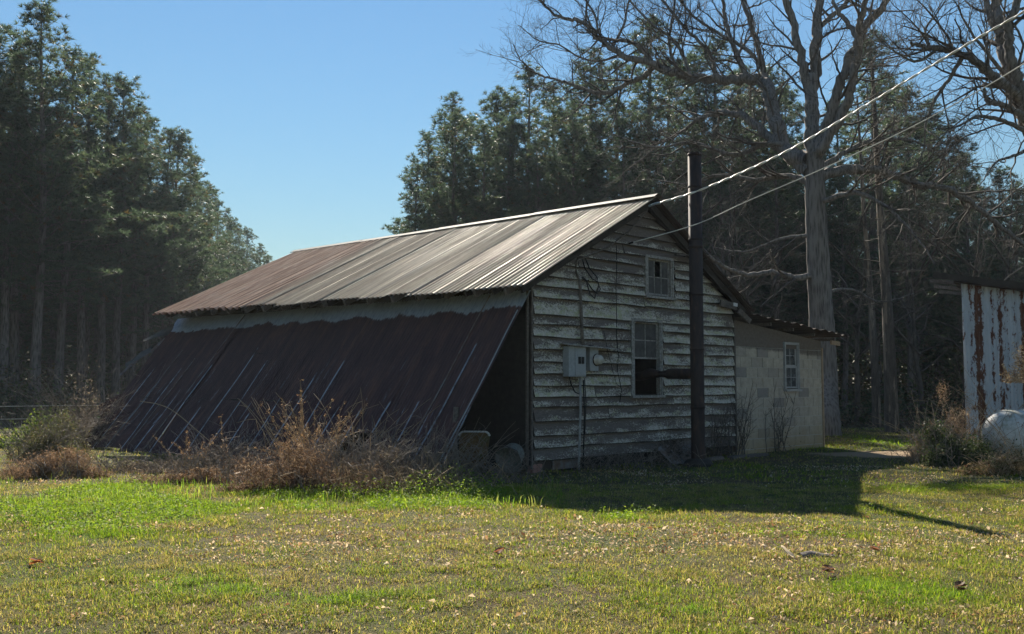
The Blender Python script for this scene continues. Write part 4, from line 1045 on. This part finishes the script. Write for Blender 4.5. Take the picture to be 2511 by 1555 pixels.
# ------------------------------------------------------------------ propane tank
tb_ = at(2392, 1113, 16.2)
tank = thing("propane_tank", "old white domed fuel tank stained with moss and rust", "tank", (tb_[0] + .0, 16.2, 0), math.radians(38))
Rk = .43; prof = [(0.001, -.0)]
for i in range(1, 13):
    a = math.pi / 2 * i / 12; prof.append((Rk * math.sin(a), .34 * (1 - math.cos(a))))
prof += [(Rk, 1.0), (Rk, 2.0)]
for i in range(1, 12):
    a = math.pi / 2 * i / 12; prof.append((Rk * math.cos(a), 2.0 + .34 * math.sin(a)))
prof.append((.001, 2.34))
MB().lathe(prof, c=(-.10, 0, Rk + .04), n=36, axis='x').build("shell", M_TANK, tank, True)
for xx in (.35, 1.75): MB().box(xx, xx + .06, -.26, .26, -.04, .16).build("leg", M_TANK, tank)
MB().lathe([(.0, .20), (.12, .19), (.16, .12), (.16, -.02)], c=(1.5, 0, 2 * Rk + .03), n=18).build("valve_dome", M_TANK, tank, True)
for xx in (.26, 1.87): MB().lathe([(Rk + .001, xx - .015), (Rk + .006, xx), (Rk + .001, xx + .015)], c=(-.10, 0, Rk + .04), n=36, axis='x').build("weld_seam", M_TANK, tank, True)
MB().tube([(.02, -.41, .78), (.3, -.36, .60), (.9, -.42, .35)], .006, 5).build("vine", M_TWIG, tank)

# ------------------------------------------------------------------ junk by the lean-to opening
ch = thing("rusty_lawn_chair", "mossy rusted metal lawn chair with white top edge under the lean-to", "chair", (*atz(1128, 1128)[:2], 0), math.radians(-8))
def rounded_panel(wd, h0, h1, rad, n=6):
    pts = [(-wd * .42, h0), (wd * .42, h0)]
    for i in range(n + 1):
        a = math.pi / 2 * i / n; pts.append((wd / 2 - rad + rad * math.cos(a), h1 - rad + rad * math.sin(a)))
    for i in range(n + 1):
        a = math.pi / 2 + math.pi / 2 * i / n; pts.append((-wd / 2 + rad + rad * math.cos(a), h1 - rad + rad * math.sin(a)))
    return pts
pts = rounded_panel(.47, .12, .60, .08); n_ = len(pts)
V = [(x, -.02 + (z - .1) * .22, z) for x, z in pts] + [(x, .015 + (z - .1) * .22, z) for x, z in pts]
F = [tuple(range(n_)), tuple(reversed(range(n_, 2 * n_)))] + [(i, n_ + i, n_ + (i + 1) % n_, (i + 1) % n_) for i in range(n_)]
mk("backrest", V, F, M_MOSSRUST, ch)
MB().tube([(x, -.005 + (z - .1) * .22, z + .006) for x, z in pts[3:-1]], .020, 6).build("rim", M_CHALK, ch, True)
MB().hexa([(-.2, -.45, .16), (.2, -.45, .16), (.22, .02, .13), (-.22, .02, .13), (-.2, -.45, .175), (.2, -.45, .175), (.22, .02, .145), (-.22, .02, .145)]).build("seat", M_MOSSRUST, ch)
for sx in (-1, 1):
    MB().tube([(sx * .22, .15, 0), (sx * .235, .02, .16), (sx * .235, -.3, .20), (sx * .23, -.44, .12), (sx * .22, -.46, 0)], .012, 6).build("leg", M_MOSSRUST, ch, True)
hs = thing("old_hose", "grey bent hoop of pipe arching behind the rusted chair", "hoop", (*atz(1160, 1118)[:2], 0), math.radians(-5))
MB().tube([(-.18, .06, -.03), (-.14, .06, .45), (-.05, .08, .58), (.08, .08, .60), (.22, .07, .50), (.30, .06, .34), (.33, .05, .15), (.33, .05, -.03)], .025, 8).build("pipe", M_GREYMOSS, hs, True)
tu = thing("tipped_tub", "lichened round metal tub tipped on its side next to the barn corner", "tub", (*atz(1212, 1132)[:2], 0), math.radians(-20))
m = MB(); m.lathe([(.001, .34), (.19, .34), (.20, .32), (.245, .0), (.258, -.005), (.258, .012), (.238, .02), (.19, .30), (.001, .31)], n=24)
t1 = m.build("shell", M_GREYMOSS, tu, True); t1.scale = (.8, .8, .8); t1.location = (0, 0, .21); t1.rotation_euler = (math.radians(-68), math.radians(8), 0)
MB().tube([(-.20, -.02, .21), (-.17, -.10, .36), (0, -.14, .43), (.17, -.10, .36), (.20, -.02, .21)], .009, 6).build("handle", M_TWIG, tu, True)
pk = thing("fallen_plank", "weathered grey plank propped across the dead brush", "plank", (*atz(556, 1140)[:2], 0))
p0 = np.array(pk.location); p1 = at(690, 1098, 14.6)
MB().bar((0, 0, .04), tuple(np.array(p1) - p0), .09, .03).build("board", M_TAN, pk)
MB().bar((.12, .05, .02), tuple((np.array(p1) - p0) * .8 + [.1, .1, -.06]), .05, .025).build("batten", M_WOOD, pk)
ts = thing("crumpled_tin", "crumpled sheet of rusty tin at the foot of the gable wall", "tin sheet", tuple(w(3.0, -.42, 0)), YAW)
V = []; F = []
for i in range(7):
    for j in range(17): V.append((j * .055 - .45, -.05 * i + .03 * math.sin(j * 1.1), .02 + .30 * (1 - i / 6) * (.75 + .25 * math.sin(j * .5)) + .012 * math.sin(j * 2.4)))
for i in range(6):
    for j in range(16): q = i * 17 + j; F.append((q, q + 1, q + 18, q + 17))
mk("sheet", V, F, M_TIN, ts, True)
for (x, y, L_, a, lb) in ((3.95, -.5, .8, .1, "short pale board lying along the wall right of the stove chimney"), (5.1, -.55, 1.1, -.06, "long grey board lying before the block annex")):
    b = thing("loose_board", lb, "board", tuple(w(x, y, 0)), YAW + a); MB().box(-L_ / 2, L_ / 2, -.06, .06, .0, .05).build("plank", M_WOOD, b)

# ------------------------------------------------------------------ left wire fence
fe = thing("wire_fence", "old three wire fence with thin posts at the left edge", "fence", (*atz(30, 1062)[:2], 0))
f0 = np.array(fe.location); fd = np.array([.97, .24, 0])
for k in range(4):
    q = fd * (k * 2.4 - 5.2); MB().tube([q + [0, 0, -.1], q + [.01, 0, .6], q + [0, .01, 1.15]], [.045, .042, .038], 7).build("post", M_WOOD, fe)
for z in (.30, .58, .86):
    MB().tube([fd * -5.6 + [0, -.045, z], fd * -2 + [0, -.045, z - .02], fd * 2.1 + [0, -.045, z + .01]], .007, 4).build("wire", M_WIREW, fe)

# ------------------------------------------------------------------ brush and weeds
def canes(tb, c, n_, spread, h, rs, r=.006, arch=.6):
    for k in range(n_):
        a = rs.rand() * 6.3; st = np.array([rs.normal(0, spread * .35), rs.normal(0, spread * .25), -.03]); ln = h * rs.uniform(.6, 1.3)
        d = np.array([math.cos(a) * arch, math.sin(a) * arch * .7, 1.0])
        q = wander(st, d, ln, 7, rs, .12, -.06 - .09 * rs.rand()); q[:, 2] = np.maximum(q[:, 2], .004)
        tb.add(q + c, np.linspace(r, r * .4, 8), 3)
        for _ in range(rs.randint(1, 4)):
            i = rs.randint(2, 7); tb.add(wander(q[i], rs.normal(0, 1, 3) + [0, 0, .3], rs.uniform(.08, .3), 3, rs, .3, -.05) + c, np.linspace(r * .6, r * .3, 4), 3)
def fluff(c, rad, n_, size, cs, ws, rs, flat=.0, asp=.25):
    k_ = 30; lc = rs.normal(0, .66, (k_, 3)); lc[:, 2] = np.abs(rs.normal(0, .40, k_)); lr = rs.uniform(.06, .34, k_)
    lc[:, 2] *= np.clip(1.15 - .8 * np.abs(lc[:, 0]), .12, 1)
    i = rs.choice(k_, n_, p=lr ** 1.5 / np.sum(lr ** 1.5)); u = lc[i] + rs.normal(0, 1, (n_, 3)) * lr[i][:, None] * .62
    u[:, 2] = np.abs(u[:, 2]); P = u * np.array(rad) + np.array(c)
    return leaves(P, rs.uniform(*size, n_), rs, mixc(cs, ws, rs, n_, .4), flat, asp)
BROWN = [(.15, .095, .065), (.205, .145, .10), (.30, .23, .16), (.10, .07, .05)]
GREY = [(.20, .17, .14), (.13, .11, .09), (.28, .24, .19), (.08, .07, .055)]
def brush(name, label, cat, c, rad, n_leaf, n_cane, hc, seed, cs=BROWN, ws=(3, 3, 2, 2), size=(.018, .055), mat=M_DRY, cm=M_CANE, asp=.14, group=None):
    rs = np.random.RandomState(seed); t = thing(name, label, cat, (c[0], c[1], 0), group=group)
    if n_leaf:
        n_leaf = int(n_leaf * (1.9 if asp < .2 else 1.4))
        V, F, cc = fluff((0, 0, 0), rad, n_leaf, size, cs, ws, rs, asp=asp); np_mesh("foliage", V, F, mat, t, cc)
    tb = Tubes(); canes(tb, np.zeros(3), n_cane, max(rad[0], rad[1]) * 1.6, hc, rs); tb.build("stems", cm, t)["kind"] = "stuff"
    return t
B = lambda px, py: atz(px, py)
brush("dead_fern_mound", "reddish brown dead brush mound left of the propped plank", "brush", B(480, 1152), (.55, .35, .26), 6000, 40, .5, 1)
brush("dead_fern_mound", "largest reddish brown dead brush mound right of the propped plank", "brush", B(745, 1168), (.75, .40, .50), 13000, 90, .7, 2)
brush("dead_fern_mound", "low reddish brush in front of the plank", "brush", B(640, 1168), (.55, .25, .16), 4500, 40, .35, 3)
brush("dead_fern_mound", "brown brush crest trailing right from the biggest mound", "brush", B(850, 1155) + [0, .5, 0], (.65, .35, .55), 6000, 70, .75, 4)
brush("bramble_tangle", "grey tangle of bare bramble canes before the lean-to's dark gap", "bramble", B(905, 1165), (.7, .5, .45), 2600, 170, .85, 5, GREY, (2, 3, 2, 2), (.02, .05))
brush("bramble_tangle", "dark bare bramble canes beside the rusted chair", "bramble", B(1030, 1160) + [0, .4, 0], (.6, .5, .35), 1500, 120, .9, 6, GREY, (2, 3, 1, 3), (.02, .05))
brush("bramble_tangle", "low grey twiggy tangle left of the reddish mounds", "bramble", B(395, 1130) + [0, .5, 0], (.8, .35, .16), 3000, 110, .38, 7, GREY, (2, 3, 2, 2), (.02, .06))
brush("bramble_tangle", "twiggy tangle behind the thin reddish seed stalk", "bramble", B(520, 1128) + [0, .6, 0], (.5, .35, .35), 1500, 80, .75, 8, GREY, (2, 3, 2, 2), (.02, .05))
brush("bramble_tangle", "grey canes lying low in front of the lean-to's far end", "bramble", B(300, 1128) + [0, .3, 0], (.8, .3, .12), 2500, 110, .32, 17, GREY, (2, 3, 2, 2), (.02, .05))
brush("dead_fern_mound", "thin brown brush behind the propped plank", "brush", B(610, 1140) + [0, .4, 0], (.8, .3, .24), 4000, 110, .6, 18)
brush("bramble_tangle", "pale dry stems standing in front of the grey tangle", "bramble", B(960, 1172), (.8, .25, .16), 1500, 120, .45, 19, GREY, (2, 2, 3, 1), (.02, .05), M_DRY, M_STRAW)
brush("bramble_tangle", "tall thin canes above the biggest brown mound", "bramble", B(800, 1150) + [0, .3, 0], (.7, .3, .3), 800, 60, 1.25, 20, GREY, (2, 2, 3, 1), (.02, .05), M_DRY, M_STRAW)
LSH = [(.075, .085, .038), (.12, .12, .06), (.20, .155, .10), (.13, .105, .07)]
brush("wild_shrub", "mixed green and brown shrub at the lean-to's left corner", "shrub", B(88, 1105) + [-.1, .6, 0], (.58, .5, .80), 13000, 120, 1.0, 9, LSH, (3, 3, 3, 3), (.018, .045), M_BRUSHLEAF, asp=.42)
brush("wild_shrub", "bare twiggy grey bush behind the left shrub", "shrub", B(120, 1085) + [-.45, 2.4, 0], (.75, .6, 1.75), 2600, 150, 1.8, 10, GREY, (3, 3, 2, 1), (.03, .08))
brush("dead_fern_mound", "soft brown dead weeds in front of the left shrub", "brush", B(132, 1140), (.60, .30, .42), 9000, 50, .5, 11, [(.22, .15, .10), (.30, .22, .155), (.16, .11, .075)], (3, 3, 2))
brush("vine_patch", "bright leafy vine on the lean-to's lower left corner", "vine", w(-2.75, 11.9, 0), (.55, .5, .95), 3400, 30, .9, 12, [(.085, .12, .035), (.13, .155, .05)], (2, 2), (.035, .07), M_LEAF, asp=.7)
brush("wild_shrub", "green leafy bush left of the white tank", "shrub", B(2310, 1115) + [0, .4, 0], (.58, .45, .74), 9500, 90, .95, 13, [(.035, .055, .022), (.07, .09, .035), (.13, .14, .07)], (4, 3, 1), (.025, .055), M_BRUSHLEAF, asp=.55)
brush("dry_weed", "pale fluffy dry weed standing behind the green bush", "weed", B(2345, 1115) + [.05, 1.4, 0], (.50, .35, 1.02), 5000, 60, 1.15, 14, [(.34, .25, .17), (.42, .33, .23), (.22, .15, .10)], (3, 2, 2), (.03, .07), M_DRY, M_STRAW)
brush("dry_grass_clump", "dry straw and weeds below the white tank", "weed", B(2425, 1130), (.65, .25, .22), 5000, 90, .45, 15, [(.30, .22, .12), (.40, .32, .20), (.10, .12, .04), (.16, .07, .05)], (3, 2, 3, 1), (.03, .08), M_DRY, M_STRAW)
brush("dry_weed", "tall pale seed heads at the right edge before the shed", "weed", at(2452, 1100, 15.0), (.30, .2, 1.0), 0, 14, 1.9, 16, cm=M_STRAW)
rs = np.random.RandomState(16); t = [o for o in bpy.data.objects if o.get("label", "").startswith("tall pale seed heads")][0]
V, F, cc = fluff((-.05, 0, 1.35), (.20, .15, .62), 1500, (.03, .07), [(.38, .30, .20), (.5, .42, .30), (.25, .16, .09)], (2, 2, 1), rs); np_mesh("seed_heads", V, F, M_DRY, t, cc)
# tall plumed grass and single stalks
def plumes(name, label, c, n_, h, seed, arch=.35, droop=-.09):
    rs = np.random.RandomState(seed); t = thing(name, label, "dry grass", (c[0], c[1], 0)); tb = Tubes(); P = []; 
    for k in range(n_):
        a = rs.rand() * 6.3; st = np.array([rs.normal(0, .07), rs.normal(0, .06), -.02])
        q = wander(st, [math.cos(a) * arch * rs.uniform(.2, 1.6), math.sin(a) * arch, 1], h * rs.uniform(.65, 1.05), 10, rs, .05, droop * rs.uniform(.1, 1.6)); q[:, 2] = np.maximum(q[:, 2], .01)
        tb.add(q, np.linspace(.007, .003, 11), 3)
        for i in range(5, 11):
            for _ in range(9): P.append(q[i] + rs.normal(0, .016, 3))
    P = np.array(P); tb.build("stalks", M_STRAW, t)
    V, F, cc = leaves(P, rs.uniform(.014, .036, len(P)), rs, mixc([(.42, .28, .15), (.55, .40, .24), (.28, .16, .08)], [3, 2, 2], rs, len(P)), .1, .2); np_mesh("seed_heads", V, F, M_DRY, t, cc)
plumes("plume_grass", "tall arching tan plume grass in the middle of the brush", B(735, 1150), 30, 1.28, 1, .45, -.10)
plumes("plume_grass", "upright tallest spike of dry grass above the brush", B(728, 1140), 5, 1.45, 2, .05, 0.0)
plumes("plume_grass", "arching dry grass right of the tall spike", B(775, 1148), 14, 1.05, 5, .5, -.11)
plumes("plume_grass", "single rust coloured seed stalk left of the plank", B(543, 1130), 2, .86, 3, .04, 0)
plumes("plume_grass", "few thin dry stalks left of the rusted seed stalk", B(450, 1132), 7, .75, 4, .4, -.06)
t = thing("arching_cane", "long thin cane arching over the lean-to sheets", "cane", tuple(B(590, 1120)))
b0 = np.array(t.location)
MB().tube(catmull([np.array([0, 0, -.03]), np.array(at(500, 1052, 15.4)) - b0, np.array(at(420, 985, 15.7)) - b0, np.array(at(380, 965, 15.9)) - b0, np.array(at(335, 957, 16.0)) - b0], 6), .006, 4).build("stem", M_STRAW, t)

# creepers on the gable foot and block wall
def creeper(label, pts, seed, h):
    rs = np.random.RandomState(seed); o = w(*pts, 0); t = thing("bare_creeper", label, "vine", tuple(o), YAW); tb = Tubes()
    for k in range(9):
        q = wander([rs.normal(0, .22), -.07 - .05 * rs.rand(), -.03], [rs.normal(0, .25), .0, 1], h * rs.uniform(.5, 1.1), 9, rs, .16, 0); q[:, 1] = np.clip(q[:, 1], -.25, -.05)
        tb.add(q, np.linspace(.008, .003, 10), 4)
        for _ in range(7):
            i = rs.randint(1, 9); s_ = wander(q[i], [rs.normal(0, 1), -.1, .6], rs.uniform(.15, .5), 4, rs, .25, 0); s_[:, 1] = np.clip(s_[:, 1], -.3, -.045); tb.add(s_, np.linspace(.005, .002, 5), 3)
    tb.build("stems", M_TWIG, t)
    P = np.stack([rs.normal(0, .3, 90), -.08 - .08 * rs.rand(90), np.abs(rs.normal(0, .45, 90)) * h * .6], 1)
    V, F, cc = leaves(P, rs.uniform(.025, .05, 90), rs, mixc([(.09, .10, .05), (.14, .10, .06)], [2, 2], rs, 90), .1, .6); np_mesh("leaves", V, F, M_BRUSHLEAF, t, cc)
creeper("bare creeper stems where the siding meets the block wall", (5.35, -.03), 1, 1.5)
creeper("bare creeper climbing below the annex window", (7.0, -.03), 2, 1.25)
creeper("bare creeper at the barn wall right of the chimney", (4.7, -.04), 3, 1.1)
brush("dead_fern_mound", "dark dead weeds at the stove chimney's foot", "brush", w(2.9, -.5, 0), (.45, .25, .50), 2500, 40, .7, 31, [(.05, .045, .035), (.09, .075, .055)], (2, 2))
brush("bramble_tangle", "thin dry weeds along the foot of the gable wall", "bramble", w(1.6, -.35, 0), (.9, .3, .25), 1200, 90, .5, 32, GREY, (2, 3, 1, 3), (.02, .05))
brush("bramble_tangle", "thin dry stems in front of the tipped tub", "bramble", B(1195, 1150), (.4, .3, .25), 500, 50, .6, 33, GREY, (2, 3, 1, 3), (.02, .05))

# ------------------------------------------------------------------ lawn
rs = np.random.RandomState(42)
def sample(n_, y0, y1, pw=1.0, mx=1.25):
    u = rs.rand(n_); y = y0 * (y1 / y0) ** u if pw == 0 else (y0 ** pw + (y1 ** pw - y0 ** pw) * u) ** (1 / pw)
    x = (rs.rand(n_) * 2 - 1) * (.523 * y * 1.08 + 2.4); return x, y
def in_building(x, y):
    lx = (x - ORI[0]) * GV[0] + (y - ORI[1]) * GV[1]; ly = (x - ORI[0]) * LV[0] + (y - ORI[1]) * LV[1]
    return ((lx > -1.75) & (lx < W) & (ly > .05) & (ly < 11.3)) | ((lx > W - .1) & (lx < 8.95) & (ly > .02) & (ly < 4.4))
def green_mask(x, y):
    """rank bright growth at the left and along the brush line, patchy green elsewhere"""
    ly = (x - ORI[0]) * LV[0] + (y - ORI[1]) * LV[1]; lx = (x - ORI[0]) * GV[0] + (y - ORI[1]) * GV[1]
    n1 = fbm(x, y, .8, 4); strip = np.exp(-((y - 11.6) / 1.25) ** 2) * (x < .9) * np.clip((.9 - x) / 1.2, 0, 1) * np.clip((fbm(x + 3, y + 60, 1.0, 3) - .36) * 4.5, .05, 1.15)
    left = np.exp(-(((x + 4.6) / 1.9) ** 2 + ((y - 9.9) / .75) ** 2))
    fard = np.exp(-((y - 22.5) / 2.6) ** 2) * (x > 4)
    return np.clip(strip * 1.1 + left * 1.2 + fard * .9 + (n1 - .5) * 2.4, 0, 1)
def drift(x, y): return np.exp(-(((x - 1.1) / 2.0) ** 2 + ((y - 8.25) / .6) ** 2)) * np.clip((fbm(x + 5, y, 1.6, 3) - .28) * 3.2, 0, 1)
def path_mask(x, y): return np.exp(-(((x - 7.5) / 1.9) ** 2 + ((y - 18.8) / 1.0) ** 2))
parts = []
for (n_, y0, y1, hs, wd) in ((400000, 4.3, 8.0, .8, .0036), (480000, 8.0, 13.0, .85, .0056), (170000, 13.0, 30.0, 1.15, .012)):
    x, y = sample(n_, y0, y1, 1.6 if y0 < 13 else 1.2)
    g = green_mask(x, y); pn = fbm(x + 9, y + 3, 1.7, 4)
    keep = ~in_building(x, y) & (rs.rand(n_) < np.clip(.50 + g * .6 + (pn - .5) * 1.2 + (fbm(x, y + 50, 6.0, 3) - .5) * 2.6, .30, 1)) & (rs.rand(n_) > path_mask(x, y) * 1.6) & (rs.rand(n_) > drift(x, y) * .8)
    x, y, g = x[keep], y[keep], g[keep]; m_ = len(x)
    P = np.stack([x, y, gheight(x, y) - .003], 1)
    Hh = (.7 + .9 * np.clip(fbm(x, y + 50, 6.0, 3) - .25, 0, 1)) * rs.uniform(.018, .055, m_) * hs * (1 + 1.1 * g) * (1 + .6 * (rs.rand(m_) < .05))
    isg = rs.rand(m_) < np.clip(.30 + g * .75 + (fbm(x + 70, y, 2.2, 3) - .4) * .9, .04, .98)
    cg = mixc([(.12, .185, .022), (.195, .24, .028), (.28, .285, .045)], [3, 3, 2], rs, m_); cg[g > .6] *= np.array([.95, 1.12, .8])
    cs_ = mixc([(.43, .34, .18), (.33, .26, .125), (.21, .15, .085)], [3, 3, 2], rs, m_)
    col = np.where(isg[:, None], cg, cs_)
    parts.append(blades(P, Hh, np.full(m_, wd) * rs.uniform(.7, 1.4, m_), rs.uniform(.2, 1.9, m_), rs, col, y0 >= 8))
V = []; F = []; Cc = []; o_ = 0
for (v, f, c_) in parts: V.append(v); F.append(f + o_); Cc.append(c_); o_ += len(v)
tag(np_mesh("lawn_grass", np.vstack(V), np.vstack(F), M_GRASS, col=np.vstack(Cc)), "patchy green and straw coloured winter lawn grass", "grass", kind="stuff")

# broad-leaved weeds in the rank strip
n_ = 150000; x, y = sample(n_, 8.6, 13.6, 1.2)
g = green_mask(x, y); keep = (rs.rand(n_) < np.clip((g - .42) * 2.4, 0, 1)) & ~in_building(x, y); x, y, g = x[keep], y[keep], g[keep]; m_ = len(x)
lump = fbm(x, y, 3.0, 3)
P = np.stack([x, y, gheight(x, y) + rs.uniform(.0, 1, m_) * (.03 + .20 * np.clip(lump - .38, 0, 1) + .26 * np.exp(-(((x + .75) / 1.2) ** 2 + ((y - 12.0) / .55) ** 2)) * (.4 + lump))], 1)
V, F, cc = leaves(P, rs.uniform(.014, .036, m_), rs, mixc([(.17, .25, .035), (.24, .30, .05), (.28, .30, .09), (.10, .16, .03)], [3, 3, 2, 2], rs, m_), .4, .65)
tag(np_mesh("broadleaf_weeds", V, F, M_LEAF, col=cc), "bright low broad leaved weeds along the edge of the brush", "weeds", kind="stuff")
# tall tufts in the strip
n_ = 7000; x, y = sample(n_, 10.6, 13.2, 1.0); keep = (x < .6) & (fbm(x, y, 1.3, 3) > .5) & ~in_building(x, y); x, y = x[keep], y[keep]; m_ = len(x)
V, F, cc = blades(np.stack([x, y, gheight(x, y)], 1), rs.uniform(.06, .19, m_), rs.uniform(.005, .010, m_), rs.uniform(.2, 1.0, m_), rs, mixc([(.13, .22, .035), (.19, .27, .05), (.30, .31, .12)], [3, 3, 2], rs, m_))
tag(np_mesh("rank_grass", V, F, M_GRASS, col=cc), "taller lush grass growing along the edge of the brush", "grass", kind="stuff")
# fallen leaves
n_ = 130000; x, y = sample(n_, 4.4, 16.0, 1.3)
lm = fbm(x + 30, y, .75, 4) + .25 * np.exp(-(((x - .6) / 2.6) ** 2 + ((y - 8.3) / .8) ** 2)) - .25 * np.exp(-((y - 11.6) / 1.2) ** 2) + .06 * (y < 7.2)
keep = (rs.rand(n_) < np.clip((lm - .47) * 2.6 + (fbm(x, y, 2.6, 3) - .52) * 2.4 + drift(x, y) * .9, .035, 1)) & ~in_building(x, y); x, y = x[keep], y[keep]; m_ = len(x)
P = np.stack([x, y, gheight(x, y) + rs.uniform(.006, .024, m_)], 1)
V, F, cc = leaves(P, (.007 + .030 * rs.rand(m_) ** 1.7) * (1 + .7 * (rs.rand(m_) < .07)), rs, mixc([(.52, .41, .28), (.66, .56, .42), (.36, .24, .13), (.20, .11, .06)], [3.5, 3.5, 3, 2], rs, m_), .15, .5, .5)
tag(np_mesh("leaf_litter", V, F, M_DRY, col=cc), "pale fallen leaves scattered through the lawn", "leaf litter", kind="stuff")

# a few single things lying on the lawn
def curled(name, label, cat, c, size, cs, seed, k=5, upright=.5):
    rs = np.random.RandomState(seed); t = thing(name, label, cat, (c[0], c[1], 0))
    for q in range(k):
        V = []; F = []; a = rs.rand() * 6.3; nu, nv = 6, 3
        for i in range(nu + 1):
            s = i / nu; wd = math.sin(math.pi * min(1, s * .95 + .05)) ** .7 * size * .32
            for j in range(nv + 1):
                v = j / nv * 2 - 1
                p = np.array([(s - .5) * size, v * wd, abs(v) * wd * .7 + upright * size * (s ** 2) * rs.uniform(.85, 1.1)])
                V.append((p[0] * math.cos(a) - p[1] * math.sin(a), p[0] * math.sin(a) + p[1] * math.cos(a), p[2] + .012 + .012 * q))
        for i in range(nu):
            for j in range(nv): z = i * (nv + 1) + j; F.append((z, z + 1, z + nv + 2, z + nv + 1))
        np_mesh("leaf", V, F, M_DRY, t, np.tile(np.array(cs) * rs.uniform(.8, 1.2), (len(V), 1)), True)
curled("dead_leaf", "upright pale curled leaf beside the dark bark chunk", "leaf", B(1881, 1335), .11, (.70, .62, .50), 1, 1, .8)
curled("dead_leaf", "reddish brown curled leaf near the chimney's shadow", "leaf", B(2086, 1318), .08, (.24, .12, .07), 2, 2, .3)
curled("dead_leaf", "dark brown leaf clump below the bark chunk", "leaf", B(1975, 1372), .09, (.18, .10, .06), 3, 3, .3)
curled("dead_leaf", "orange brown leaf lying at the far left of the lawn", "leaf", B(85, 1352), .10, (.30, .12, .05), 4, 2, .4)
curled("dead_leaf", "red brown leaf near the middle of the lawn", "leaf", B(1190, 1325), .09, (.26, .11, .06), 5, 2, .4)
curled("dead_leaf", "dark leaf clump near the lower right corner", "leaf", B(2290, 1418), .09, (.16, .10, .06), 6, 4, .3)
bk = thing("bark_chunk", "dark slab of bark lying on the lawn at right", "bark", (*B(1945, 1328)[:2], 0), .2)
V = []; F = []
for i in range(7):
    for j in range(6): V.append((i * .045 - .13 + .008 * math.sin(j * 3), (j - 2.5) * .022, .012 + .035 * math.sin(math.pi * j / 5) * (.6 + .4 * math.sin(i * .9)) ))
for i in range(6):
    for j in range(5): q = i * 6 + j; F.append((q, q + 1, q + 7, q + 6))
mk("slab", V, F, M_PINEBARK, bk, True)

# ------------------------------------------------------------------ thin scattering volume added to stand in for the veil of lens flare
hz = MB().box(-760, 760, -760, 790, -1.4, 21.0).build("flare_veil", None)
hm = bpy.data.materials.new("flare_veil_volume"); hm.use_nodes = True; hn = hm.node_tree
for nd in list(hn.nodes):
    if nd.type != 'OUTPUT_MATERIAL': hn.nodes.remove(nd)
pv = hn.nodes.new("ShaderNodeVolumePrincipled"); pv.inputs["Color"].default_value = (.78, .89, 1.0, 1); pv.inputs["Density"].default_value = 0.00032; pv.inputs["Anisotropy"].default_value = 0.2
hn.links.new(pv.outputs[0], [nd for nd in hn.nodes if nd.type == 'OUTPUT_MATERIAL'][0].inputs["Volume"])
hz.data.materials.append(hm); tag(hz, "thin pale volume added in place of the lens flare veil", "flare_veil", kind="stuff")
